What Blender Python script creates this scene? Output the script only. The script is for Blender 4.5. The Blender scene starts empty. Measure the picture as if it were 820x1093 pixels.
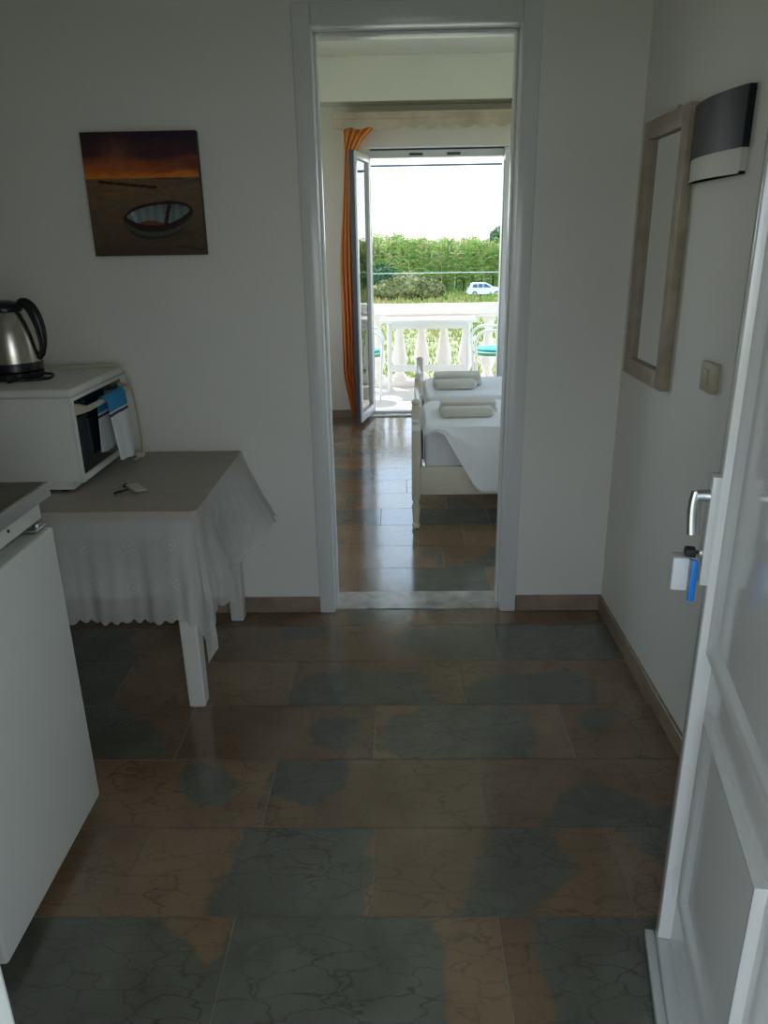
import bpy, bmesh, math, random
from mathutils import Vector, Matrix, noise
random.seed(7)
sc = bpy.context.scene
COL = sc.collection
PI = math.pi

# ---------------------------------------------------------------- materials
def nodes(name):
    m = bpy.data.materials.new(name); m.use_nodes = True
    nt = m.node_tree
    return m, nt, nt.nodes['Principled BSDF']

def mat(name, col, rough=.5, metal=0.0, var=0.0, scale=8.0, bump=0.0, bscale=60.0, spec=.5, coat=0.0):
    m, nt, b = nodes(name)
    b.inputs['Base Color'].default_value = (*col, 1)
    b.inputs['Roughness'].default_value = rough
    b.inputs['Metallic'].default_value = metal
    b.inputs['Specular IOR Level'].default_value = spec
    b.inputs['Coat Weight'].default_value = coat
    tc = nt.nodes.new('ShaderNodeTexCoord')
    if var > 0:
        n = nt.nodes.new('ShaderNodeTexNoise'); n.inputs['Scale'].default_value = scale
        n.inputs['Detail'].default_value = 5
        nt.links.new(tc.outputs['Object'], n.inputs['Vector'])
        r = nt.nodes.new('ShaderNodeValToRGB')
        r.color_ramp.elements[0].position = .3; r.color_ramp.elements[1].position = .7
        r.color_ramp.elements[0].color = (*[c*(1-var) for c in col], 1)
        r.color_ramp.elements[1].color = (*[min(1, c*(1+var)) for c in col], 1)
        nt.links.new(n.outputs['Fac'], r.inputs['Fac'])
        nt.links.new(r.outputs['Color'], b.inputs['Base Color'])
    if bump > 0:
        n2 = nt.nodes.new('ShaderNodeTexNoise'); n2.inputs['Scale'].default_value = bscale
        n2.inputs['Detail'].default_value = 4
        nt.links.new(tc.outputs['Object'], n2.inputs['Vector'])
        bp = nt.nodes.new('ShaderNodeBump'); bp.inputs['Strength'].default_value = bump
        bp.inputs['Distance'].default_value = .01
        nt.links.new(n2.outputs['Fac'], bp.inputs['Height'])
        nt.links.new(bp.outputs['Normal'], b.inputs['Normal'])
    return m

M = {}
M['wall'] = mat('wall_paint', (.80, .785, .735), .55, var=.03, scale=2, bump=.08, bscale=90)
M['ceiling'] = mat('ceiling_paint', (.8, .79, .76), .7, var=.02)
M['gloss'] = mat('gloss_white_paint', (.74, .75, .74), .22, var=.02, scale=5, spec=.6)
M['doorface'] = mat('lacquered_door_white', (.74, .74, .73), .12, var=.02, scale=4, spec=.7)
M['skirt'] = mat('skirting_stone', (.30, .23, .165), .3, var=.25, scale=9)
M['grout'] = mat('grout', (.30, .25, .20), .8, var=.1)
M['threshold'] = mat('threshold_marble', (.50, .47, .43), .2, var=.35, scale=12)
M['white'] = mat('white_plastic', (.75, .74, .70), .4, var=.02)
M['fridge'] = mat('fridge_enamel', (.75, .76, .72), .35, var=.03, scale=3)
M['oven'] = mat('oven_enamel', (.72, .71, .66), .4, var=.03)
M['cream'] = mat('cream_plastic', (.55, .50, .38), .45, var=.05)
M['cord'] = mat('ivory_cable', (.60, .56, .43), .5)
M['black'] = mat('black_plastic', (.010, .011, .014), .3)
M['rubber'] = mat('dark_rubber', (.02, .02, .022), .6)
M['steel'] = mat('brushed_steel', (.60, .56, .50), .25, 1.0, var=.06, scale=30)
M['chrome'] = mat('chrome', (.62, .66, .72), .15, 1.0)
M['trim'] = mat('aluminium_trim', (.62, .63, .62), .32, .9, var=.04)
M['worktop'] = mat('brown_worktop', (.16, .13, .11), .4, var=.2, scale=20)
M['oglass'] = mat('oven_dark_glass', (.012, .018, .022), .08, var=.1)
M['tablewood'] = mat('painted_table_white', (.66, .65, .60), .4, var=.04, scale=6)
M['tabletop'] = mat('table_top_brown', (.40, .25, .15), .5, var=.1)
M['frame'] = mat('limed_wood', (.40, .33, .24), .5, var=.2, scale=14)
M['sheet'] = mat('bed_linen', (.80, .80, .82), .8, var=.02, bump=.25, bscale=14)
M['mattress'] = mat('mattress_ticking', (.72, .73, .77), .8, var=.03)
M['towel'] = mat('towel_terry', (.62, .58, .52), .95, var=.06, bump=.5, bscale=300)
M['bedpaint'] = mat('bed_cream_paint', (.62, .58, .48), .4, var=.06, scale=5)
M['sky_glint'] = mat('glossy_sky_glint', (.8, .82, .85), .12)
M['alu'] = mat('white_aluminium', (.66, .68, .68), .3, var=.03)
M['aludark'] = mat('dark_gasket', (.05, .07, .10), .5)
M['pelmet'] = mat('pelmet_wood', (.52, .44, .36), .5, var=.2, scale=6)
M['plaster'] = mat('white_balcony_plaster', (.86, .81, .77), .8, var=.03, scale=6)
M['balfloor'] = mat('balcony_tiles', (.66, .60, .56), .6, var=.06, scale=5)
M['gardenwhite'] = mat('white_garden_metal', (.86, .85, .84), .4, var=.02)
M['green'] = mat('green_seat', (.10, .30, .22), .5, var=.15)
M['teal'] = mat('teal_cushion', (.05, .42, .50), .7, var=.1)
M['blue'] = mat('blue_cloth', (.015, .26, .55), .85, var=.06, scale=40)
M['towelwhite'] = mat('white_cloth', (.72, .74, .76), .9, var=.05, scale=30)
M['stripe'] = mat('dark_stripe', (.05, .04, .05), .9)
M['bluetag'] = mat('blue_tag', (.01, .22, .75), .35)
M['whitetag'] = mat('white_tag', (.75, .77, .80), .35)
M['smoked'] = mat('smoked_cover', (.008, .013, .020), .38, spec=.25)
M['box'] = mat('box_white', (.68, .68, .60), .45, var=.03)
M['switch'] = mat('switch_beige', (.50, .46, .33), .45, var=.04)
M['car'] = mat('car_paint', (.62, .74, .90), .3, spec=.6)
M['carglass'] = mat('car_glass', (.03, .06, .10), .1)
M['tyre'] = mat('tyre', (.02, .02, .02), .8)
M['red'] = mat('tail_lamp', (.5, .03, .02), .3)
M['wire'] = mat('cable', (.03, .05, .08), .6)
M['lwire'] = mat('pale_cable', (.6, .66, .66), .5)
M['field'] = mat('field', (.22, .22, .10), .95, var=.35, scale=.5)
M['bush'] = mat('bush_leaf', (.20, .21, .08), .9, var=.35, scale=1.5)
M['bark'] = mat('bark', (.12, .09, .06), .9, var=.2)
M['pine'] = mat('pine_leaf', (.17, .27, .15), .9, var=.35, scale=1.2)
M['darkleaf'] = mat('dark_leaf', (.035, .085, .03), .9, var=.4, scale=.8)

def mirror_mat():
    m, nt, b = nodes('mirror_glass')
    b.inputs['Base Color'].default_value = (.86, .87, .86, 1)
    b.inputs['Metallic'].default_value = 1; b.inputs['Roughness'].default_value = .03
    return m
M['mirror'] = mirror_mat()

def thin_glass(name, ior, tint=(.9, .95, .95)):
    m = bpy.data.materials.new(name); m.use_nodes = True
    nt = m.node_tree; nt.nodes.clear()
    o = nt.nodes.new('ShaderNodeOutputMaterial'); mx = nt.nodes.new('ShaderNodeMixShader')
    t = nt.nodes.new('ShaderNodeBsdfTransparent'); t.inputs[0].default_value = (*tint, 1)
    g = nt.nodes.new('ShaderNodeBsdfGlossy'); g.inputs['Roughness'].default_value = .01
    f = nt.nodes.new('ShaderNodeFresnel'); f.inputs['IOR'].default_value = ior
    nt.links.new(f.outputs[0], mx.inputs[0]); nt.links.new(t.outputs[0], mx.inputs[1])
    nt.links.new(g.outputs[0], mx.inputs[2]); nt.links.new(mx.outputs[0], o.inputs[0])
    return m
M['glass'] = thin_glass('double_glazing', 2.8)

def attr_mat(name, attr, rough, spec=.5):
    m, nt, b = nodes(name)
    a = nt.nodes.new('ShaderNodeAttribute'); a.attribute_name = attr
    nt.links.new(a.outputs['Color'], b.inputs['Base Color'])
    b.inputs['Roughness'].default_value = rough; b.inputs['Specular IOR Level'].default_value = spec
    return m
M['print'] = attr_mat('canvas_print', 'ink', .5, .3)

def leaf_mat(name):
    m, nt, b = nodes(name)
    a = nt.nodes.new('ShaderNodeAttribute'); a.attribute_name = 'tone'
    nt.links.new(a.outputs['Color'], b.inputs['Base Color'])
    b.inputs['Roughness'].default_value = .7; b.inputs['Specular IOR Level'].default_value = .2
    tr = nt.nodes.new('ShaderNodeBsdfTranslucent'); nt.links.new(a.outputs['Color'], tr.inputs['Color'])
    mx = nt.nodes.new('ShaderNodeMixShader'); mx.inputs[0].default_value = .4
    nt.links.new(b.outputs[0], mx.inputs[1]); nt.links.new(tr.outputs[0], mx.inputs[2])
    nt.links.new(mx.outputs[0], nt.nodes['Material Output'].inputs[0])
    return m
M['reed'] = leaf_mat('reed_leaf')

def curtain_mat():
    m, nt, b = nodes('orange_curtain')
    b.inputs['Base Color'].default_value = (.92, .50, .20, 1); b.inputs['Roughness'].default_value = .9
    tr = nt.nodes.new('ShaderNodeBsdfTranslucent'); tr.inputs[0].default_value = (.95, .55, .22, 1)
    mx = nt.nodes.new('ShaderNodeMixShader'); mx.inputs[0].default_value = .45
    nt.links.new(b.outputs[0], mx.inputs[1]); nt.links.new(tr.outputs[0], mx.inputs[2])
    nt.links.new(mx.outputs[0], nt.nodes['Material Output'].inputs[0])
    return m
M['curtain'] = curtain_mat()

def stone_mat():
    m, nt, b = nodes('marble_floor_tiles')
    L = nt.links.new; N = nt.nodes.new
    tc = N('ShaderNodeTexCoord'); at = N('ShaderNodeAttribute'); at.attribute_name = 'stone'
    sep = N('ShaderNodeSeparateColor'); L(at.outputs['Color'], sep.inputs[0])
    def noise_(scale, det, vec, dist=0):
        n = N('ShaderNodeTexNoise'); n.inputs['Scale'].default_value = scale; n.inputs['Detail'].default_value = det
        n.inputs['Distortion'].default_value = dist; L(vec, n.inputs['Vector']); return n
    off = N('ShaderNodeVectorMath'); off.operation = 'SCALE'; L(at.outputs['Vector'], off.inputs[0]); off.inputs['Scale'].default_value = 0
    # brown / grey patches
    n1 = noise_(5, 6, tc.outputs['Object'])
    br = N('ShaderNodeValToRGB'); br.color_ramp.elements[0].position = .3; br.color_ramp.elements[1].position = .72
    br.color_ramp.elements[0].color = (.198, .128, .075, 1); br.color_ramp.elements[1].color = (.285, .195, .117, 1)
    L(n1.outputs['Fac'], br.inputs['Fac'])
    n2 = noise_(7, 6, tc.outputs['Object'], .5)
    gr = N('ShaderNodeValToRGB'); gr.color_ramp.elements[0].position = .3; gr.color_ramp.elements[1].position = .75
    gr.color_ramp.elements[0].color = (.114, .113, .090, 1); gr.color_ramp.elements[1].color = (.172, .170, .138, 1)
    L(n2.outputs['Fac'], gr.inputs['Fac'])
    # ragged patch outline
    n3 = noise_(13, 6, tc.outputs['Object'], .6)
    ad = N('ShaderNodeMath'); ad.operation = 'MULTIPLY_ADD'; L(n3.outputs['Fac'], ad.inputs[0]); ad.inputs[1].default_value = 1.3; L(sep.outputs[0], ad.inputs[2])
    mr = N('ShaderNodeMapRange'); mr.inputs['From Min'].default_value = 1.02; mr.inputs['From Max'].default_value = 1.26; L(ad.outputs[0], mr.inputs['Value'])
    mx = N('ShaderNodeMix'); mx.data_type = 'RGBA'; L(mr.outputs[0], mx.inputs['Factor']); L(br.outputs[0], mx.inputs[6]); L(gr.outputs[0], mx.inputs[7])
    # tile brightness
    tb = N('ShaderNodeMapRange'); tb.inputs['To Min'].default_value = .82; tb.inputs['To Max'].default_value = 1.15; L(sep.outputs[1], tb.inputs['Value'])
    mt = N('ShaderNodeVectorMath'); mt.operation = 'SCALE'; L(mx.outputs[2], mt.inputs[0]); L(tb.outputs[0], mt.inputs['Scale'])
    # veins
    mp = N('ShaderNodeMapping'); mp.inputs['Scale'].default_value = (1, 2.3, 1); L(tc.outputs['Object'], mp.inputs['Vector'])
    nw = noise_(9, 4, mp.outputs[0]); wv = N('ShaderNodeVectorMath'); wv.operation = 'MULTIPLY_ADD'
    L(nw.outputs['Color'], wv.inputs[0]); wv.inputs[1].default_value = (.16, .16, .16); L(mp.outputs[0], wv.inputs[2])
    vo = N('ShaderNodeTexVoronoi'); vo.feature = 'DISTANCE_TO_EDGE'; vo.inputs['Scale'].default_value = 8.5; L(wv.outputs[0], vo.inputs['Vector'])
    vr = N('ShaderNodeMapRange'); vr.inputs['From Min'].default_value = 0; vr.inputs['From Max'].default_value = .045
    L(vo.outputs['Distance'], vr.inputs['Value'])
    nm = noise_(3.5, 2, tc.outputs['Object']); nmr = N('ShaderNodeMapRange'); nmr.inputs['From Min'].default_value = .40; nmr.inputs['From Max'].default_value = .62
    nmr.inputs['To Min'].default_value = .25; nmr.inputs['To Max'].default_value = .68; L(nm.outputs['Fac'], nmr.inputs['Value'])
    inv = N('ShaderNodeMath'); inv.operation = 'SUBTRACT'; inv.inputs[0].default_value = 1; L(vr.outputs[0], inv.inputs[1])
    vf = N('ShaderNodeMath'); vf.operation = 'MULTIPLY'; L(inv.outputs[0], vf.inputs[0]); L(nmr.outputs[0], vf.inputs[1])
    m2 = N('ShaderNodeMix'); m2.data_type = 'RGBA'; L(vf.outputs[0], m2.inputs['Factor']); L(mt.outputs[0], m2.inputs[6]); m2.inputs[7].default_value = (.045, .038, .03, 1)
    # pale fossil stains
    n5 = noise_(11, 3, tc.outputs['Object']); sr = N('ShaderNodeMapRange'); sr.inputs['From Min'].default_value = .68; sr.inputs['From Max'].default_value = .76
    sr.inputs['To Max'].default_value = .35; L(n5.outputs['Fac'], sr.inputs['Value'])
    sm = N('ShaderNodeMath'); sm.operation = 'MULTIPLY'; L(sr.outputs[0], sm.inputs[0]); L(sep.outputs[0], sm.inputs[1])
    m3 = N('ShaderNodeMix'); m3.data_type = 'RGBA'; L(sm.outputs[0], m3.inputs['Factor']); L(m2.outputs[2], m3.inputs[6]); m3.inputs[7].default_value = (.25, .30, .29, 1)
    L(m3.outputs[2], b.inputs['Base Color'])
    rr = N('ShaderNodeMapRange'); rr.inputs['To Min'].default_value = .10; rr.inputs['To Max'].default_value = .19; L(n3.outputs['Fac'], rr.inputs['Value']); L(rr.outputs[0], b.inputs['Roughness'])
    bp = N('ShaderNodeBump'); bp.inputs['Strength'].default_value = .12; bp.inputs['Distance'].default_value = .004
    nb = noise_(16, 3, tc.outputs['Object']); L(nb.outputs['Fac'], bp.inputs['Height']); L(bp.outputs[0], b.inputs['Normal'])
    b.inputs['Specular IOR Level'].default_value = .8
    return m
M['stone'] = stone_mat()

def lace_mat():
    m, nt, b = nodes('sheer_embroidered_cloth')
    L = nt.links.new; N = nt.nodes.new
    uv = N('ShaderNodeUVMap'); uv.uv_map = 'uv'
    mp = N('ShaderNodeMapping'); mp.inputs['Scale'].default_value = (1/.13, 1/.13, 1); L(uv.outputs[0], mp.inputs['Vector'])
    vo = N('ShaderNodeTexVoronoi'); vo.voronoi_dimensions = '2D'; vo.inputs['Randomness'].default_value = .35; vo.inputs['Scale'].default_value = 1; L(mp.outputs[0], vo.inputs['Vector'])
    sn = N('ShaderNodeMath'); sn.operation = 'MULTIPLY'; L(vo.outputs['Distance'], sn.inputs[0]); sn.inputs[1].default_value = 58
    si = N('ShaderNodeMath'); si.operation = 'SINE'; L(sn.outputs[0], si.inputs[0])
    lt = N('ShaderNodeMath'); lt.operation = 'LESS_THAN'; L(vo.outputs['Distance'], lt.inputs[0]); lt.inputs[1].default_value = .15
    gt = N('ShaderNodeMath'); gt.operation = 'GREATER_THAN'; L(si.outputs[0], gt.inputs[0]); gt.inputs[1].default_value = .3
    ml = N('ShaderNodeMath'); ml.operation = 'MULTIPLY'; L(lt.outputs[0], ml.inputs[0]); L(gt.outputs[0], ml.inputs[1])
    cr = N('ShaderNodeMix'); cr.data_type = 'RGBA'; L(ml.outputs[0], cr.inputs['Factor'])
    cr.inputs[6].default_value = (.72, .72, .69, 1); cr.inputs[7].default_value = (.74, .74, .715, 1)
    L(cr.outputs[2], b.inputs['Base Color']); b.inputs['Roughness'].default_value = .75
    tl = N('ShaderNodeBsdfTranslucent'); tl.inputs[0].default_value = (.72, .72, .70, 1)
    m1 = N('ShaderNodeMixShader'); m1.inputs[0].default_value = .25; L(b.outputs[0], m1.inputs[1]); L(tl.outputs[0], m1.inputs[2])
    tp = N('ShaderNodeBsdfTransparent')
    al = N('ShaderNodeMapRange'); al.inputs['To Min'].default_value = .40; al.inputs['To Max'].default_value = .34; L(ml.outputs[0], al.inputs['Value'])
    m2 = N('ShaderNodeMixShader'); L(al.outputs[0], m2.inputs[0]); L(m1.outputs[0], m2.inputs[1]); L(tp.outputs[0], m2.inputs[2])
    L(m2.outputs[0], nt.nodes['Material Output'].inputs[0])
    return m
M['lace'] = lace_mat()

# ---------------------------------------------------------------- helpers
def obj(name, bm, m, parent=None, smooth=False, mats=None):
    me = bpy.data.meshes.new(name)
    bmesh.ops.recalc_face_normals(bm, faces=bm.faces[:])
    bm.to_mesh(me); bm.free()
    for k in (mats or [m]): me.materials.append(M[k])
    if smooth:
        for p in me.polygons: p.use_smooth = True
        try: me.set_sharp_from_angle(angle=math.radians(42))
        except Exception: pass
    o = bpy.data.objects.new(name, me); COL.objects.link(o)
    if parent is not None: o.parent = parent
    return o

def tag(o, label=None, cat=None, group=None, kind=None):
    if label: o['label'] = label
    if cat: o['category'] = cat
    if group: o['group'] = group
    if kind: o['kind'] = kind
    return o

def empty(name, label, cat, loc=(0, 0, 0), rz=0.0, group=None):
    o = bpy.data.objects.new(name, None); COL.objects.link(o)
    o.empty_display_size = .05
    o.location = loc; o.rotation_euler = (0, 0, rz)
    return tag(o, label, cat, group)

def copy_tree(o, parent=None):
    c = o.copy(); COL.objects.link(c); c.parent = parent
    for ch in list(o.children): copy_tree(ch, c)
    return c

def B(): return bmesh.new()

def merge(bm, t):
    me = bpy.data.meshes.new('tmp'); t.to_mesh(me); t.free(); bm.from_mesh(me); bpy.data.meshes.remove(me)

def box(bm, x0, x1, y0, y1, z0, z1, bev=0.0, seg=2, mi=0):
    t = B(); bmesh.ops.create_cube(t, size=1)
    for v in t.verts:
        v.co = Vector(((x0+x1)/2+v.co.x*(x1-x0), (y0+y1)/2+v.co.y*(y1-y0), (z0+z1)/2+v.co.z*(z1-z0)))
    if bev > 0: bmesh.ops.bevel(t, geom=t.edges[:], offset=bev, segments=seg, affect='EDGES', profile=.5)
    for f in t.faces: f.material_index = mi
    merge(bm, t); return bm

def lathe(bm, prof, cx=0, cy=0, seg=32, mi=0):
    rings = []
    for r, z in prof:
        rings.append([bm.verts.new((cx+max(r, 1e-5)*math.cos(2*PI*k/seg), cy+max(r, 1e-5)*math.sin(2*PI*k/seg), z)) for k in range(seg)])
    for a, b in zip(rings, rings[1:]):
        for k in range(seg):
            f = bm.faces.new((a[k], a[(k+1) % seg], b[(k+1) % seg], b[k])); f.material_index = mi
    for rg in (rings[0], rings[-1]):
        if len(rg) > 2:
            f = bm.faces.new(rg); f.material_index = mi
    return bm

def tube(bm, pts, r, seg=10, closed=False, mi=0, flat=1.0):
    pts = [Vector(p) for p in pts]; n = len(pts)
    rad = r if isinstance(r, (list, tuple)) else [r]*n
    rings = []; up = None
    for i, p in enumerate(pts):
        if closed: t = pts[(i+1) % n]-pts[i-1]
        else: t = pts[min(i+1, n-1)]-pts[max(i-1, 0)]
        t.normalize()
        if up is None:
            up = Vector((0, 0, 1)) if abs(t.z) < .9 else Vector((0, 1, 0))
        s = t.cross(up)
        if s.length < 1e-6: s = t.cross(Vector((1, 0, 0)))
        s.normalize(); u = s.cross(t).normalized(); up = u
        rings.append([bm.verts.new(p+(s*math.cos(2*PI*k/seg)+u*math.sin(2*PI*k/seg)*flat)*rad[i]) for k in range(seg)])
    pr = list(zip(rings, rings[1:])) + ([(rings[-1], rings[0])] if closed else [])
    for a, b in pr:
        for k in range(seg):
            f = bm.faces.new((a[k], a[(k+1) % seg], b[(k+1) % seg], b[k])); f.material_index = mi
    if not closed:
        for rg in (rings[0], rings[-1]): f = bm.faces.new(rg); f.material_index = mi
    return bm

def prism(bm, poly, fn, a, b, mi=0):
    """poly: list of 2-D points; fn(p, h) -> 3-D"""
    A = [bm.verts.new(fn(p, a)) for p in poly]; C = [bm.verts.new(fn(p, b)) for p in poly]
    n = len(poly)
    fs = [bm.faces.new(A), bm.faces.new(C[::-1])]
    for k in range(n): fs.append(bm.faces.new((A[k], A[(k+1) % n], C[(k+1) % n], C[k])))
    for f in fs: f.material_index = mi
    return bm

def struct(name, bm, m, label=None, parent=None, smooth=False, mats=None):
    o = obj(name, bm, m, parent, smooth, mats)
    o['kind'] = 'structure'
    if label: o['label'] = label
    return o

def bez(pts, n=8):
    """Catmull-Rom through pts"""
    P = [Vector(p) for p in pts]; out = []
    for i in range(len(P)-1):
        p0 = P[max(i-1, 0)]; p1 = P[i]; p2 = P[i+1]; p3 = P[min(i+2, len(P)-1)]
        for k in range(n):
            t = k/n
            out.append(.5*((2*p1)+(p2-p0)*t+(2*p0-5*p1+4*p2-p3)*t*t+(3*p1-p0-3*p2+p3)*t**3))
    out.append(P[-1]); return out

# ---------------------------------------------------------------- room shell
XL, XR = -2.6, .829            # kitchen side walls
YB0, YB1 = 2.805, 2.975        # wall between kitchen and bedroom
YF0, YF1 = .30, .42            # entrance wall
YW0, YW1 = 6.52, 6.74          # bedroom far wall
CZ = 2.745
DX0, DX1, DZ = -.268, .414, 2.103   # inner doorway
BX0, BX1, BZ = -.235, .905, 2.155   # balcony doorway
RX0, RX1 = -1.35, 2.3          # bedroom sides
EX0, EX1, EZ = -.314, .41, 2.12     # entrance

b = B(); box(b, XL, DX0-.02, YB0, YB1, 0, CZ); box(b, DX1+.02, RX1, YB0, YB1, 0, CZ); box(b, DX0-.02, DX1+.02, YB0, YB1, DZ+.02, CZ)
struct('wall_back', b, 'wall', 'off white painted wall with the inner doorway')
b = B(); box(b, XR, XR+.12, YF0, YB0, 0, CZ); struct('wall_right', b, 'wall')
b = B()
box(b, XL-.15, XL, YF0, YB1, 0, CZ)
struct('wall_left', b, 'wall')
b = B(); box(b, XL-.15, EX0-.05, YF0, YF1, 0, CZ); box(b, EX1+.05, XR+.12, YF0, YF1, 0, CZ); box(b, EX0-.05, EX1+.05, YF0, YF1, EZ+.05, CZ)
struct('wall_front', b, 'wall')
b = B(); box(b, RX0-.15, BX0, YW0, YW1, 0, CZ); box(b, BX1, RX1+.15, YW0, YW1, 0, CZ); box(b, BX0, BX1, YW0, YW1, BZ, CZ)
struct('wall_bedroom_far', b, 'wall')
b = B()
PY0, PY1, PZ0, PZ1 = 3.9, 5.7, .9, 2.2
box(b, RX0-.15, RX0, YB1, PY0, 0, CZ); box(b, RX0-.15, RX0, PY1, YW0, 0, CZ); box(b, RX0-.15, RX0, PY0, PY1, 0, PZ0); box(b, RX0-.15, RX0, PY0, PY1, PZ1, CZ)
struct('wall_bedroom_left', b, 'wall')
b = B()
for (a0, a1, c0, c1) in ((PY0, PY0+.05, PZ0, PZ1), (PY1-.05, PY1, PZ0, PZ1), (PY0, PY1, PZ0, PZ0+.05), (PY0, PY1, PZ1-.05, PZ1), ((PY0+PY1)/2-.03, (PY0+PY1)/2+.03, PZ0, PZ1)):
    box(b, RX0-.11, RX0-.05, a0, a1, c0, c1)
struct('added_window_2', b, 'alu')  # unseen window and opening, added for more light in the bedroom
b = B()
QY0, QY1, QZ0, QZ1 = 3.3, 5.9, .70, 2.35
box(b, RX1, RX1+.15, YB0, QY0, 0, CZ); box(b, RX1, RX1+.15, QY1, YW0, 0, CZ); box(b, RX1, RX1+.15, QY0, QY1, 0, QZ0); box(b, RX1, RX1+.15, QY0, QY1, QZ1, CZ)
struct('wall_bedroom_right', b, 'wall')
b = B()
for (a0, a1, c0, c1) in ((QY0, QY0+.05, QZ0, QZ1), (QY1-.05, QY1, QZ0, QZ1), (QY0, QY1, QZ0, QZ0+.05), (QY0, QY1, QZ1-.05, QZ1), ((QY0+QY1)/2-.03, (QY0+QY1)/2+.03, QZ0, QZ1)):
    box(b, RX1+.05, RX1+.11, a0, a1, c0, c1)
struct('added_window_1', b, 'alu')  # out of view, added on this side to brighten the bedroom
b = B(); box(b, XL-.15, RX1+.15, YF0, YW1, CZ, CZ+.12); struct('ceiling', b, 'ceiling')
b = B(); box(b, RX0, RX1, 6.30, YW0, 2.445, CZ, .004, 1); struct('trim_1', b, 'wall', 'dropped beam above the balcony doorway')

# doorway lining + architraves
b = B()
box(b, DX0-.02, DX0, YB0-.004, YB1+.004, 0, DZ); box(b, DX1, DX1+.02, YB0-.004, YB1+.004, 0, DZ); box(b, DX0-.02, DX1+.02, YB0-.004, YB1+.004, DZ, DZ+.02)
for y0, y1 in ((YB0-.016, YB0), (YB1, YB1+.016)):
    box(b, DX0-.062, DX0-.001, y0, y1, 0, DZ+.065, .004); box(b, DX1+.001, DX1+.062, y0, y1, 0, DZ+.065, .004); box(b, DX0-.001, DX1+.001, y0, y1, DZ+.001, DZ+.065, .004)
# stop bead inside the lining
box(b, DX0, DX0+.010, 2.87, 2.905, 0, DZ, .003); box(b, DX1-.010, DX1, 2.87, 2.905, 0, DZ, .003); box(b, DX0, DX1, 2.87, 2.905, DZ-.010, DZ, .003)
struct('trim_2', b, 'gloss', 'white gloss painted frame of the inner doorway', smooth=True)

# entrance frame
b = B()
box(b, EX0-.05, EX0, YF0-.01, YF1+.01, 0, EZ+.05, .006); box(b, EX1, EX1+.05, YF0-.01, YF1+.01, 0, EZ+.05, .006); box(b, EX0, EX1, YF0-.01, YF1+.01, EZ, EZ+.05, .006)
struct('trim_3', b, 'gloss', 'white frame of the entrance, its edge at the lower left corner')

# skirtings
b = B(); box(b, XL, DX0-.064, YB0-.012, YB0, 0, .068, .002, 1); struct('baseboard_back_left', b, 'skirt')
b = B(); box(b, DX1+.064, XR, YB0-.012, YB0, 0, .068, .002, 1); struct('baseboard_back_right', b, 'skirt')
b = B(); box(b, XR-.012, XR, YF1, YB0-.012, 0, .068, .002, 1); struct('baseboard_right', b, 'skirt')
b = B(); box(b, RX0, BX0-.02, YW0-.012, YW0, 0, .07, .002, 1); struct('baseboard_bedroom_far', b, 'skirt')
b = B(); box(b, RX0, RX0+.012, YB1+.016, YW0-.012, 0, .07, .002, 1); struct('baseboard_bedroom_left', b, 'skirt')

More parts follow.
